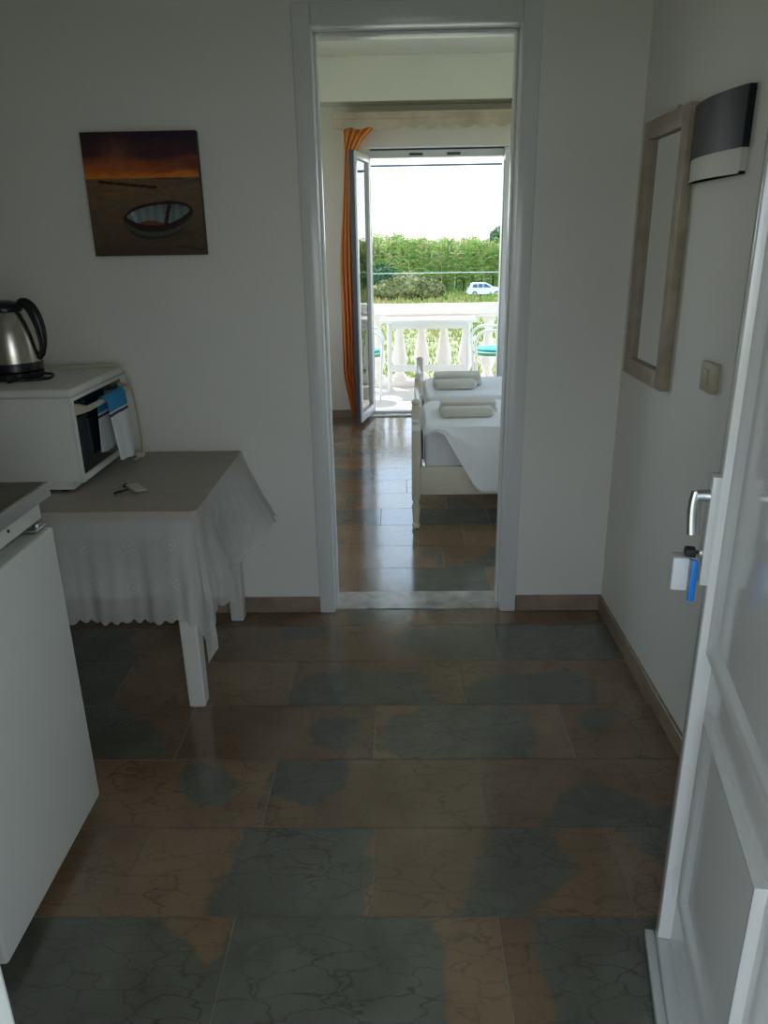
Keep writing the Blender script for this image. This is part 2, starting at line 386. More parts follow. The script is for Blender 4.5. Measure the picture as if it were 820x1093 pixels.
# ---------------------------------------------------------------- floor of stone tiles
GREY = {'A': [[(-1.5, 1.3), (-.58, 1.3), (-.47, 1.22), (-.39, 1.15), (-.43, .9), (-1.5, .9)],
              [(-.39, 1.3), (.05, 1.3), (.09, 1.2), (.09, 1.11), (.08, .9), (-.38, .9)],
              [(.29, 1.3), (.9, 1.3), (.9, .9), (.31, .95), (.3, 1.11), (.28, 1.2)]],
        'B': [[(-.42, 1.57), (-.08, 1.57), (-.09, 1.29), (-.46, 1.29), (-.46, 1.38), (-.42, 1.47)],
              [(.23, 1.57), (.38, 1.57), (.42, 1.45), (.4, 1.4), (.32, 1.32), (.23, 1.29), (.12, 1.29), (.18, 1.42)],
              [(.56, 1.57), (.83, 1.57), (.83, 1.35), (.65, 1.41), (.6, 1.47)]],
        'C': [[(-.64, 1.83), (-.54, 1.83), (-.47, 1.75), (-.46, 1.67), (-.52, 1.64), (-.6, 1.66), (-.63, 1.73)],
              [(-.37, 1.84), (-.14, 1.84), (-.16, 1.73), (-.23, 1.63), (-.3, 1.66), (-.38, 1.73)],
              [(.44, 1.7), (.52, 1.75), (.58, 1.73), (.66, 1.65), (.84, 1.64), (.84, 1.56), (.37, 1.56), (.41, 1.65)]],
        'D': [[(-1.6, 2.13), (-.93, 2.13), (-.77, 1.99), (-.68, 1.85), (-1.6, 1.85)],
              [(-.28, 2.04), (-.16, 2.08), (-.13, 1.98), (-.17, 1.89), (-.27, 1.9), (-.3, 1.96)],
              [(-.02, 2.08), (.13, 2.12), (.41, 2.11), (.43, 1.98), (.39, 1.83), (0, 1.85), (-.07, 1.89), (-.05, 1.98)],
              [(.58, 2.08), (.71, 2.1), (.64, 1.96), (.56, 1.93)]],
        'E': [[(-1.6, 2.44), (-.98, 2.44), (-.97, 2.12), (-1.6, 2.12)],
              [(-.34, 2.31), (-.09, 2.34), (.09, 2.32), (.1, 2.11), (-.38, 2.11)],
              [(.22, 2.24), (.37, 2.31), (.61, 2.34), (.69, 2.27), (.65, 2.11), (.21, 2.11)]],
        'F': [[(-1.6, 2.68), (-1.09, 2.68), (-.98, 2.4), (-1.6, 2.4)], [(-.48, 2.67), (-.29, 2.66), (-.3, 2.57), (-.46, 2.55)],
              [(.01, 2.64), (.2, 2.66), (.37, 2.66), (.37, 2.40), (.15, 2.42), (-.03, 2.51)],
              [(.375, 2.68), (.83, 2.68), (.83, 2.39), (.375, 2.39)]],
        'H': [[(.0, 3.24), (.404, 3.24), (.404, 2.95), (.0, 2.95)]],
        'K': [[(-.7, 4.08), (.8, 4.08), (.8, 3.79), (-.7, 3.79)]],
        'N': [[(-.6, 4.92), (.1, 4.9), (.1, 4.63), (-.6, 4.66)]]}
JOINT = {'A': -.382, 'B': -.666, 'C': -.368, 'D': -.679, 'E': -.380, 'F': .375, 'G': -.2, 'H': .404, 'I': .213, 'K': -.1}

def inside(p, poly):
    x, y = p; r = False; n = len(poly)
    for i in range(n):
        x1, y1 = poly[i]; x2, y2 = poly[(i+1) % n]
        if (y1 > y) != (y2 > y) and x < (x2-x1)*(y-y1)/(y2-y1)+x1: r = not r
    return r

def floor_mesh():
    V = []; F = []; Cc = []
    rows = []
    y = 1.293-.277*4; k = -3
    ys = [1.293+.277*i for i in range(-4, 6)]
    bounds = [(ys[i], ys[i+1]) for i in range(len(ys)-1)] + [(ys[-1], YB0+.012)]
    names = ['x', 'y', 'z', 'A', 'B', 'C', 'D', 'E', 'F', 'G']
    rows = list(zip(names, bounds))
    yy = YB1+.004; i = 0; hs = [.262, .272, .30, .27, .277, .28, .28, .277, .277, .277, .277, .277, .277]
    nm = 'HIJKLMNOPQRSTU'
    while yy < YW0:
        y1 = min(yy+hs[min(i, 12)], YW0+.01); rows.append((nm[i], (yy, y1))); yy = y1; i += 1
    g = .0015
    rnd = random.Random(3)
    for idx, (nm_, (y0, y1)) in enumerate(rows):
        kitchen = y1 < 2.9
        xa, xb = (XL, XR) if kitchen else (RX0, RX1)
        j = JOINT.get(nm_, rnd.uniform(0, .6)); j -= math.ceil((j-xa)/.597)*.597
        while j < xb:
            x0, x1 = max(j, xa), min(j+.597, xb); j += .597
            if x1-x0 < .02: continue
            gx0, gx1, gy0, gy1 = x0+g, x1-g, y0+g, y1-g
            nx = max(2, int((gx1-gx0)/.022)); ny = max(2, int((gy1-gy0)/.022))
            tone = rnd.random(); polys = GREY.get(nm_)
            seed = Vector((rnd.uniform(0, 50), rnd.uniform(0, 50), 0))
            bias = rnd.uniform(-.25, .12)
            base = len(V)
            for a in range(ny+1):
                for c in range(nx+1):
                    px, py = gx0+(gx1-gx0)*c/nx, gy0+(gy1-gy0)*a/ny
                    V.append((px, py, 0))
                    if polys is not None:
                        s = 0
                        for ddx in (-.034, -.017, 0, .017, .034):
                            for ddy in (-.034, -.017, 0, .017, .034):
                                # samples never leave the tile
                                q = (min(max(px+ddx, gx0), gx1), min(max(py+ddy, gy0), gy1))
                                s += any(inside(q, P) for P in polys)
                        s /= 25
                    else:
                        s = min(1, max(0, noise.noise(Vector((px*2.2, py*3, 0))+seed)*2.2+(.3 if kitchen else -.25)+bias))
                    Cc.append((s, tone, 0, 1))
            for a in range(ny):
                for c in range(nx):
                    q = base+a*(nx+1)+c; F.append((q, q+1, q+nx+2, q+nx+1))
    nt = len(F)
    # grout bed just below the tiles
    for (x0, x1, y0, y1) in ((XL, XR, YF0-.0, YB0+.012), (RX0, RX1, YB1+.003, YW0+.01)):
        q = len(V)
        for p in ((x0, y0), (x1, y0), (x1, y1), (x0, y1)): V.append((*p, -.0012)); Cc.append((0, 0, 0, 1))
        F.append((q, q+1, q+2, q+3))
        q = len(V)
        for p in ((x0, y0), (x1, y0), (x1, y1), (x0, y1)): V.append((*p, -.15)); Cc.append((0, 0, 0, 1))
        F.append((q+3, q+2, q+1, q))
    me = bpy.data.meshes.new('floor'); me.from_pydata(V, [], F)
    ca = me.color_attributes.new('stone', 'FLOAT_COLOR', 'POINT')
    ca.data.foreach_set('color', [c for t in Cc for c in t])
    me.materials.append(M['stone']); me.materials.append(M['grout'])
    for p in me.polygons: p.material_index = 0 if p.index < nt else 1
    o = bpy.data.objects.new('floor', me); COL.objects.link(o); o['kind'] = 'structure'
    o['label'] = 'brown and grey veined stone tile floor'
floor_mesh()
b = B(); box(b, DX0, DX1, YB0+.012, YB1+.004, -.05, .004, .002, 1); struct('trim_4', b, 'threshold', 'pale marble threshold of the inner doorway')
b = B(); box(b, BX0, BX1, YW0+.0, YW1+.02, -.05, .012, .003, 1); struct('trim_5', b, 'threshold', 'pale sill of the balcony doorway')

# ---------------------------------------------------------------- kitchen: kitchenette with fridge
t = empty('kitchen_fridge_unit', 'white undercounter fridge unit with brown metal-edged worktop in the left corner', 'fridge', (-1.13, 1.40, 0))
def L_(o, x, y, z): return (o.location.x, o.location.y, o.location.z)
def part(name, bm, m, root, smooth=True, mats=None):
    o = obj(name, bm, m, root, smooth, mats)
    o.matrix_parent_inverse = Matrix.Translation(root.location).inverted() if root.rotation_euler.z == 0 else (Matrix.Translation(root.location) @ Matrix.Rotation(root.rotation_euler.z, 4, 'Z')).inverted()
    return o
b = B(); box(b, -1.42, -.880, 1.145, 1.665, .05, .895, .006); part('body', b, 'fridge', t)
b = B(); box(b, -.874, -.820, 1.135, 1.650, .042, .823, .008, 3); d = part('door', b, 'fridge', t)
b = B(); box(b, -.882, -.846, 1.150, 1.655, .842, .893, .003)
part('control_panel', b, 'fridge', t)
for y in (1.38, 1.50):
    b = B(); lathe(b, [(.0001, 0), (.004, 0), (.004, .002), (.0001, .003)], seg=12)
    bmesh.ops.rotate(b, verts=b.verts[:], matrix=Matrix.Rotation(PI/2, 3, 'Y')); bmesh.ops.translate(b, verts=b.verts[:], vec=(-.846, y, .868)); part('screw', b, 'rubber', t)
b = B(); box(b, -.872, -.835, 1.598, 1.650, .826, .831, .002)
lathe(b, [(.0001, .831), (.010, .831), (.010, .838), (.0001, .839)], -.848, 1.628, 16); part('hinge', b, 'trim', t)
b = B(); box(b, -1.42, -.821, 1.10, 1.668, .893, .928, .0015, 1); box(b, -1.412, -.829, 1.108, 1.66, .9275, .9292, mi=1)
part('worktop', b, 'trim', t, mats=['trim', 'worktop'])
for x, y in ((-1.36, 1.19), (-.93, 1.19), (-1.36, 1.61), (-.93, 1.61)):
    b = B(); lathe(b, [(.018, 0), (.02, .01), (.014, .015), (.014, .052)], x, y, 14); part('foot', b, 'rubber', t)

# ---------------------------------------------------------------- table
TX0, TX1, TY0, TY1, TZ = -1.72, -.612, 2.105, 2.795, .694
t = empty('kitchen_table', 'white painted kitchen table under the embroidered cloth against the back wall', 'table', (-1.16, 2.45, 0))
b = B(); box(b, TX0, TX1, TY0, TY1, TZ-.028, TZ, .004); part('tabletop', b, 'tabletop', t)
b = B(); box(b, TX0+.06, TX1-.06, TY0+.05, TY0+.07, TZ-.11, TZ-.028); box(b, TX0+.06, TX1-.06, TY1-.07, TY1-.05, TZ-.11, TZ-.028); box(b, TX0+.05, TX0+.07, TY0+.05, TY1-.05, TZ-.11, TZ-.028); box(b, TX1-.075, TX1-.055, TY0+.05, TY1-.05, TZ-.11, TZ-.028)
part('apron', b, 'tablewood', t)
for x, y in ((-.674, 2.14), (-.662, 2.745), (-1.655, 2.14), (-1.655, 2.745)):
    b = B()
    tp, bt = .031, .0265
    rows_ = []
    for z, h in ((0, bt-.005), (.006, bt), (TZ-.028, tp)):
        rows_.append([b.verts.new((x+sx*h, y+sy*h*.9, z)) for sx, sy in ((-1, -1), (-.75, -1.12), (.75, -1.12), (1, -1), (1, 1), (-1, 1))])
    for r0, r1 in zip(rows_, rows_[1:]):
        for k in range(6): b.faces.new((r0[k], r0[(k+1) % 6], r1[(k+1) % 6], r1[k]))
    b.faces.new(rows_[0]); b.faces.new(rows_[-1])
    part('leg', b, 'tablewood', t, False)

# tablecloth: top sheet, pleated overhang, scalloped hem, one mesh
def tablecloth():
    b = B(); uvl = b.loops.layers.uv.new('uv')
    zt = TZ+.004; r = .02
    # path of base points with outward normals
    path = []
    st = .0055
    def seg_(p, q, nrm, kind):
        n = int((Vector(q)-Vector(p)).length/st)
        for i in range(n+1):
            f = i/n; path.append((p[0]+(q[0]-p[0])*f, p[1]+(q[1]-p[1])*f, nrm, kind, f))
    def arc(cx, cy, a0, a1, kind):
        for i in range(1, 12):
            a = a0+(a1-a0)*i/12; path.append((cx+r*math.cos(a), cy+r*math.sin(a), (math.cos(a), math.sin(a)), kind, i/12))
    seg_((TX0-.004, TY1-.005), (TX0-.004, TY0+r), (-1, 0), 'L'); arc(TX0+r-.004, TY0+r-.004, PI, 1.5*PI, 'cl')
    seg_((TX0+r, TY0-.004), (TX1-r, TY0-.004), (0, -1), 'F'); arc(TX1-r+.004, TY0+r-.004, 1.5*PI, 2*PI, 'cr')
    seg_((TX1+.004, TY0+r), (TX1+.004, TY1-.005), (1, 0), 'R')
    # arc length along the path
    S = [0]
    for p, q in zip(path, path[1:]): S.append(S[-1]+math.hypot(q[0]-p[0], q[1]-p[1])+(.012 if q[3][0] == 'c' else 0))
    ic = [i for i, p in enumerate(path) if p[3] == 'cr']; sc_ = S[ic[len(ic)//2]]
    icl = [i for i, p in enumerate(path) if p[3] == 'cl']; scl = S[icl[len(icl)//2]]
    m = 34; ring = []
    def sm(a, b_, x):
        u = min(1, max(0, (x-a)/(b_-a))); return u*u*(3-2*u)
    for i, (x, y, nr, kd, f) in enumerate(path):
        s = S[i]; dc = s-sc_; dl = s-scl
        L = .362 if s < sc_ else .318
        L += .165*math.exp(-(abs(dc)/.055)**1.6) + .16*math.exp(-(dl/.05)**2)
        if s > sc_: L += .035*math.exp(-((dc-.17)/.07)**2)
        if s > sc_:                                   # right side hem rises to the back where the cloth flares
            L -= .035*sm(.45, .72, dc)
        L += .014*(abs(math.sin(PI*s/.034))-.5)
        col = []
        for j in range(m+1):
            t_ = j/m; d = L*t_
            w = sm(.02, .9, t_)
            o = .003
            if s < sc_-.04:
                o += w*(.013+.009*math.sin(s*47+.8*math.sin(s*17))+.004*math.sin(s*113+2))
            else:
                fl = sm(.30, .66, dc)
                o += w*(.012+.006*math.sin(s*52+1.4)+.004*math.sin(s*97)) + fl*.105*t_**1.1 + .050*w*math.exp(-((dc-.17)/.06)**2)
            cz_ = math.exp(-(dc/.06)**2)
            o += cz_*w*(.018+.012*math.sin(dc*150)) * (1 if dc < 0 else .8)
            # crumple
            q = noise.noise(Vector((s*9, d*9, 3.1)))*.006*w + noise.noise(Vector((s*26, d*22, 9.1)))*(.0055 if s > sc_-.03 else .0018)*w
            o = max(.002, o+q)
            # rounded table edge
            e = min(1, d/.018)
            tx = cz_*w*.012*math.sin(dc*120)
            px = x+nr[0]*o*1.0 - nr[1]*tx; py = y+nr[1]*o + nr[0]*tx
            # cloth at the back lifts away to the side
            zz = zt-d+(.0 if d > 0 else 0)
            if kd == 'R':
                py = min(py, YB0-.003); zz += sm(.30, .68, dc)*.02*t_*t_
            col.append((b.verts.new((px, py, zz)), (s, -d)))
        ring.append(col)
    for a, c in zip(ring, ring[1:]):
        for j in range(m):
            q = (a[j], c[j], c[j+1], a[j+1])
            f = b.faces.new([v for v, _ in q])
            for lp, (_, uv) in zip(f.loops, q): lp[uvl].uv = uv
    # top sheet (a fan-free grid, then a border strip to the first ring)
    nx, ny = 40, 26
    G = {}
    for i in range(nx+1):
        for j in range(ny+1):
            x = TX0-.0065+(TX1-TX0+.013)*i/nx; y = TY0-.0065+(TY1-TY0+.003)*j/ny
            z = zt + .0006*noise.noise(Vector((x*14, y*14, 0))) + .0006
            # round the two front corners
            for cx, sg in ((TX1-r+.004, 1), (TX0+r-.004, -1)):
                cy = TY0+r-.004
                if (x-cx)*sg > 0 and y < cy:
                    dd = Vector((x-cx, y-cy))
                    mxn = max(abs(dd.x), abs(dd.y))
                    if dd.length > 0: dd = dd*(mxn/dd.length); x, y = cx+dd.x, cy+dd.y
            G[i, j] = b.verts.new((x, y, z))
    for i in range(nx):
        for j in range(ny):
            f = b.faces.new((G[i, j], G[i+1, j], G[i+1, j+1], G[i, j+1]))
            for lp in f.loops: lp[uvl].uv = (lp.vert.co.x, lp.vert.co.y+5)
    o = obj('tablecloth', b, 'lace', None, True)
    return tag(o, 'sheer white embroidered tablecloth with scalloped hem draped over the kitchen table', 'tablecloth')
tablecloth()

# ---------------------------------------------------------------- oven on the table
OX0, OX1, OY0, OY1, OZ0, OZ1 = -1.62, -1.005, 2.275, 2.765, .735, 1.036
t = empty('countertop_oven', 'white countertop oven with dark glass door standing on the embroidered cloth', 'oven', (-1.3, 2.52, .6995))
b = B(); box(b, OX0, OX1-.012, OY0+.004, OY1-.004, OZ0, OZ1-.028, .006); box(b, OX0-.004, OX1+.002, OY0-.002, OY1+.002, OZ1-.028, OZ1, .008, 3)
part('body', b, 'oven', t)
b = B(); box(b, OX0+.02, OX1-.04, OY0+.008, OY1-.02, OZ0-.024, OZ0); part('plinth', b, 'oven', t)
for x in (OX0+.06, OX1-.08):
    for y in (OY0+.04, OY1-.06):
        b = B(); lathe(b, [(.014, .6995), (.016, .702), (.016, .713)], x, y, 14); part('foot', b, 'rubber', t)
x1 = OX1
b = B()   # front frame
box(b, x1-.014, x1, OY0+.002, OY0+.018, OZ0, OZ1-.028, .003); box(b, x1-.014, x1, OY1-.05, OY1-.002, OZ0, OZ1-.028, .003)
box(b, x1-.014, x1, OY0+.018, OY1-.05, OZ0, OZ0+.022, .003); box(b, x1-.014, x1, OY0+.018, OY1-.05, OZ1-.040, OZ1-.028, .002)
d = part('door', b, 'oven', t)
b = B(); box(b, x1-.012, x1-.006, OY0+.016, OY1-.048, OZ0+.020, OZ1-.038); g_ = obj('glass_pane', b, 'oglass', d)
g_.matrix_parent_inverse = Matrix.Identity(4)
def sub(name, bm, m, parent, smooth=True, mats=None):
    o = obj(name, bm, m, parent, smooth, mats); return o
# children of parts: parts carry the inverse already, so undo it through their own basis
b = B()
for y in (OY0+.03, OY1-.065):
    prism(b, [(0, -.020), (.038, -.009), (.046, .000), (.042, .008), (0, .016)], lambda p, h, y=y: (x1-.008+p[0], h, .968+p[1]), y-.011, y+.011)
tube(b, [(x1+.032, OY0+.03, .968), (x1+.032, OY1-.065, .968)], .009, 12)
part('handle', b, 'cream', t)

# tea towel over the handle bar
def tea_towel():
    b = B(); y0, y1 = 2.43, 2.605; cx, cz = x1+.032, .968; R = .013
    prof = []
    for i in range(22): prof.append((cx-R-.002-.006*(1-i/21.0)**1.2, .795+(cz-.795)*i/21.0, 'b'))
    for i in range(1, 9):
        a = PI-PI*i/9; prof.append((cx+R*math.cos(a), cz+R*math.sin(a), 'f'))
    n = 40
    for i in range(n+1): prof.append((cx+R+.002+.012*(i/n), cz-(cz-.756)*i/n, 'f'))
    nx = 30; rows_ = []
    tot = len(prof)
    for i, (x, z, k) in enumerate(prof):
        row = []
        f = max(0, (cz-z)/.25)
        for j in range(nx+1):
            u = j/nx
            off = .007*f*math.sin(u*9+1.1)+.004*f*math.sin(u*21)
            yy = y0+(y1-y0)*(u*(1-.10*f)+.05*f) + (.0 if k == 'f' else -.012*f)
            zz = z-(.014*f*math.sin(u*3.0) if z < cz-.15 else 0) + (.012*f*(1-u) if k == 'f' else 0)
            xx = x+(off if k == 'f' else -abs(off)*.4)
            row.append(b.verts.new((max(xx, x1+.004), yy, zz)))
        rows_.append(row)
    for i in range(tot-1):
        z = (prof[i][1]+prof[i+1][1])/2; fr = prof[i][2] == 'f'
        if z > .928 : mi = 0
        elif .924 < z <= .928: mi = 1
        elif .912 < z <= .922 : mi = 2
        elif .902 < z <= .906: mi = 0
        else: mi = 1
        for j in range(nx):
            f = b.faces.new((rows_[i][j], rows_[i][j+1], rows_[i+1][j+1], rows_[i+1][j])); f.material_index = mi
    o = obj('tea_towel', b, 'blue', None, True, ['blue', 'towelwhite', 'stripe'])
    md = o.modifiers.new('thick', 'SOLIDIFY'); md.thickness = .0025; md.offset = 1
    tag(o, 'white tea towel with blue band and dark stripe hung over the oven handle', 'towel')
tea_towel()

# white cord of the oven
t = empty('power_cord', 'thin white power cord running over the oven to a plug on the tablecloth', 'cord', (-.985, 2.74, .70))
b = B()
tube(b, bez([(-1.36, 2.735, OZ1+.004), (-1.22, 2.70, OZ1+.004), (-1.10, 2.715, OZ1+.004), (-1.03, 2.725, OZ1+.004), (-.995, 2.725, OZ1-.008), (-.978, 2.735, .96), (-.970, 2.742, .88), (-.965, 2.742, .80), (-.962, 2.735, .725), (-.962, 2.720, .7045), (-.966, 2.700, .706)], 8), .0050, 10)
part('cable', b, 'cord', t)
b = B(); tube(b, [(-.966, 2.702, .712), (-.972, 2.686, .713), (-.978, 2.670, .713)], [.010, .014, .015], 14)
part('plug', b, 'cord', t)
for dx in (-.007, .007):
    b = B(); tube(b, [(-.978+dx, 2.672, .713), (-.984+dx, 2.653, .713)], .0025, 8); part('plug_pin', b, 'rubber', t)

# ---------------------------------------------------------------- kettle
kx, ky, kz = -1.285, 2.51, OZ1
t = empty('electric_kettle', 'brushed steel electric kettle with black handle and base on top of the oven', 'kettle', (kx, ky, kz))
def K(prof): return [(r, kz+z) for r, z in prof]
b = B(); lathe(b, K([(.088, .001), (.093, .006), (.093, .022), (.088, .026)]), kx, ky, 40); part('power_base', b, 'black', t)
b = B(); lathe(b, K([(.088, .027), (.094, .030), (.094, .052), (.092, .056)]), kx, ky, 40); part('lower_band', b, 'black', t)
b = B(); lathe(b, K([(.0925, .0555), (.0925, .08), (.090, .11), (.084, .145), (.074, .18), (.062, .205), (.054, .217)]), kx, ky, 48); part('body', b, 'steel', t)
b = B(); lathe(b, K([(.055, .214), (.0565, .217), (.0565, .230), (.054, .233)]), kx, ky, 40); part('collar', b, 'black', t)
b = B(); lathe(b, K([(.052, .233), (.050, .238), (.040, .246), (.024, .251), (.0001, .253)]), kx, ky, 40); part('lid', b, 'black', t)
b = B()
hp = bez([(kx+.046, ky, kz+.226), (kx+.066, ky, kz+.243), (kx+.090, ky, kz+.226), (kx+.108, ky-.002, kz+.180), (kx+.113, ky-.002, kz+.125), (kx+.106, ky-.002, kz+.085), (kx+.090, ky, kz+.066)], 7)
n = len(hp); tube(b, hp, [.011+.008*math.sin(PI*min(1, (i/n)*1.3))**1 if i/n < .77 else .011 for i in range(n)], 14); part('handle', b, 'black', t)
b = B(); prism(b, [(-.024, .200), (.010, .200), (-.010, .168)], lambda p, h: (kx+p[0]-.012, ky+h, kz+p[1]), -.077, -.058); bmesh.ops.rotate(b, verts=b.verts[:], cent=(kx, ky, kz+.18), matrix=Matrix.Rotation(-.25, 3, 'X')); part('level_window', b, 'cream', t)
b = B(); prism(b, [(-.060, .195), (-.088, .218), (-.060, .222)], lambda p, h: (kx+p[0]+.012, ky+h, kz+p[1]), -.018, .018); part('spout', b, 'steel', t)
t = empty('kettle_cord', 'short black kettle cord coiled beside the kettle on top of the oven', 'cord', (kx+.1, ky-.05, kz))
b = B(); tube(b, bez([(kx+.094, ky+.01, kz+.012), (kx+.128, ky+.0, kz+.010), (kx+.135, ky-.045, kz+.005), (kx+.10, ky-.075, kz+.005), (kx+.07, ky-.088, kz+.006), (kx+.05, ky-.105, kz+.012)], 7), .0045, 10); part('cable', b, 'black', t)
b = B(); tube(b, [(kx+.058, ky-.100, kz+.014), (kx+.040, ky-.112, kz+.016), (kx+.030, ky-.119, kz+.016)], [.008, .014, .015], 14); part('plug', b, 'black', t)

# keys lying on the cloth
t = empty('key_tag', 'small beige key tag with black clip lying on the tablecloth', 'key tag', (-.862, 2.295, .6995))
b = B(); box(b, -.034, .034, -.021, .021, .006, .012, .002)
bmesh.ops.rotate(b, verts=b.verts[:], cent=(0, 0, 0), matrix=Matrix.Rotation(-.75, 3, 'Z')); bmesh.ops.rotate(b, verts=b.verts[:], cent=(0, 0, 0), matrix=Matrix.Rotation(.16, 3, 'Y')); bmesh.ops.translate(b, verts=b.verts[:], vec=(-.850, 2.295, .703)); part('tag', b, 'cream', t)
b = B(); tube(b, bez([(-.878, 2.318, .712), (-.893, 2.330, .712), (-.897, 2.318, .709), (-.885, 2.310, .711)], 6), .004, 8); part('clip', b, 'rubber', t)
b = B(); tube(b, bez([(-.872, 2.290, .709), (-.895, 2.272, .705), (-.906, 2.262, .705)], 6), [.003]*13, 8); tube(b, [(-.906, 2.258, .7045), (-.895, 2.283, .7045), (-.89, 2.27, .7045)], .0035, 8); part('key', b, 'rubber', t)

# ---------------------------------------------------------------- canvas picture
t = empty('canvas_picture', 'square canvas print of a beached rowing boat at sunset on the back wall', 'picture', (-.862, 2.78, 1.612))
X0, X1, Z0, Z1 = -1.058, -.666, 1.415, 1.808
b = B(); box(b, X0, X1, 2.773, YB0-.0005, Z0, Z1, .002, 1); part('canvas', b, 'rubber', t, False)
def lerp(a, c, f): return tuple(a[k]+(c[k]-a[k])*f for k in range(3))
def ss(a, c, x):
    u = min(1, max(0, (x-a)/(c-a))); return u*u*(3-2*u)
def ink(u, v):
    """u right, v up, 0..1, the printed picture"""
    n = noise.noise(Vector((u*4, v*12, 0))); n2 = noise.noise(Vector((u*14, v*40, 5)))
    hz = .635
    if v > hz:
        f = (v-hz)/(1-hz)
        c = lerp((.75, .22, .025), (.45, .10, .02), ss(0, .2, f+.06*n))
        c = lerp(c, (.055, .022, .030), ss(.22, .52, f+.14*n))
        c = lerp(c, (.018, .012, .024), ss(.6, 1, f+.12*n)*(.5+.5*u))
        c = lerp(c, (.36, .13, .06), .5*math.exp(-((u-.30)/.12)**2)*math.exp(-((f-.4)/.35)**2))
        c = lerp(c, (.04, .02, .03), .65*ss(.45, 1, u)*(1-ss(.3, .6, f))*ss(.02, .25, f+.2*n))
        c = tuple(max(0, k*(1+.25*n2)) for k in c)
    else:
        f = v/hz
        wl = .78-.12*(1-u)-.0*n+.16*u      # water line
        sand = lerp((.115, .075, .042), (.16, .108, .06), ss(.1, .9, f+.2*n))
        sand = lerp(sand, (.055, .038, .026), ss(.35, 0, f)*(.6))
        sand = tuple(k*(1+.18*n2) for k in sand)
        sea = lerp((.20, .115, .055), (.11, .085, .07), ss(.0, 1, abs(u-.3)*1.3))
        sea = tuple(k*(1+.3*n2) for k in sea)
        c = lerp(sand, sea, ss(wl-.02, wl+.02, f+.02*n))
        if abs(v-(.612-.055*((u-.10)/.52) if .1 < u < .62 else 9)) < .011+.004*n2: c = (.018, .013, .014)   # groyne
        if .58 < u < .86 and abs(v-.634) < .006: c = (.02, .015, .02)
    # boat in boat coordinates: bow at right
    def hull(u, v):
        cx, cy = .605, .332
        x = (u-cx)/.318; y = (v-cy)/1.28
        if abs(x) >= 1: return None
        top = .085*(1-abs(x)**2.6)**.6 + .025*x
        rim = -.085*(1-abs(x)**2.2)**.7 + .02*x+ .02*x*x
        low = -.150*(1-abs(x)**2.4)**.55 + .03*x
        if y > top or y < low: return None
        if y < rim: return ((.075, .08, .075) if y > rim-.05 else (.035, .033, .03)) if y < rim-.022 else (.035, .015, .013)
        it = top-.020; ir = rim+.022
        if abs(x) > .88 or y > it or y < ir: return (.028, .010, .010)
        if abs((x-.26)-(y)*1.2) < .055: return (.035, .012, .012)     # thwart
        if x < -.60 and -.02 < y+(x+.7)*.35 < .03: return (.34, .40, .40)
        if -.5 < x < .12 and y < ir+.03-.05*(x+.2)**2*4: return (.16, .06, .025)
        w = (.20, .25, .25) if x < .2 else (.16, .22, .23)
        return tuple(k*(1-.35*ss(.0, .08, y)+.15*math.sin(x*26)) for k in w)
    h = hull(u, v)
    if h: c = h
    else:
        sh = math.exp(-((u-.70)/.24)**2-((v-.185)/.045)**2)
        c = lerp(c, (.03, .022, .018), .7*sh)
        if abs(v-(.075-.16*(u-.74))) < .004 and .74 < u < .98: c = (.02, .015, .013)
    return c
n = 130
V = []; F = []; Cc = []
for j in range(n+1):
    for i in range(n+1):
        u, v = i/n, j/n
        V.append((X0+.001+(X1-X0-.002)*u, 2.7722, Z0+.001+(Z1-Z0-.002)*v)); Cc.append((*ink(u, v), 1))
for j in range(n):
    for i in range(n):
        q = j*(n+1)+i; F.append((q, q+1, q+n+2, q+n+1))
me = bpy.data.meshes.new('print'); me.from_pydata(V, [], F)
ca = me.color_attributes.new('ink', 'FLOAT_COLOR', 'POINT'); ca.data.foreach_set('color', [c for q in Cc for c in q])
me.materials.append(M['print']); o = bpy.data.objects.new('print', me); COL.objects.link(o); o.parent = t
o.matrix_parent_inverse = Matrix.Translation(t.location).inverted()

# ---------------------------------------------------------------- right wall: mirror, fuse box, switch
t = empty('wall_mirror', 'rectangular mirror in a pale limed wood frame on the right wall', 'mirror', (XR, 2.49, 1.39))
my0, my1, mz0, mz1 = 2.295, 2.690, 1.000, 1.790
xa, xb = XR-.028, XR-.001
b = B(); w = .055
box(b, xa, xb, my0, my0+w, mz0, mz1, .003); box(b, xa, xb, my1-w, my1, mz0, mz1, .003)
box(b, xa, xb, my0+w, my1-w, mz0, mz0+w, .003); box(b, xa, xb, my0+w, my1-w, mz1-w, mz1, .003)
part('frame', b, 'frame', t)
b = B(); box(b, XR-.012, XR-.008, my0+w-.004, my1-w+.004, mz0+w-.004, mz1-w+.004); part('glass', b, 'mirror', t, False)
b = B(); tube(b, bez([(XR-.006, 2.43, mz1-.002), (XR-.006, 2.44, mz1+.012), (XR-.006, 2.455, mz1+.014), (XR-.006, 2.462, mz1-.002)], 5), .002, 8); part('hanger', b, 'trim', t)

t = empty('fuse_box', 'white wall fuse box with bowed dark smoked cover beside the mirror', 'fuse box', (XR, 2.11, 1.67))
def bow(z0, z1, d0, d1, y0=1.955, y1=2.275):
    bb = B(); n = 16; poly = []
    for i in range(n+1):
        f = i/n; poly.append((d0+d1*(1-(2*f-1)**2), y0+(y1-y0)*f))
    poly += [(0.0005, y1), (0.0005, y0)]
    prism(bb, poly, lambda p, h: (XR-p[0], p[1], h), z0, z1); return bb
part('body', bow(1.583, 1.768, .016, .022), 'box', t)
part('cover', bow(1.640, 1.772, .018, .0235, 1.951, 2.278), 'smoked', t)
part('lower_lip', bow(1.583, 1.589, .019, .023), 'box', t)

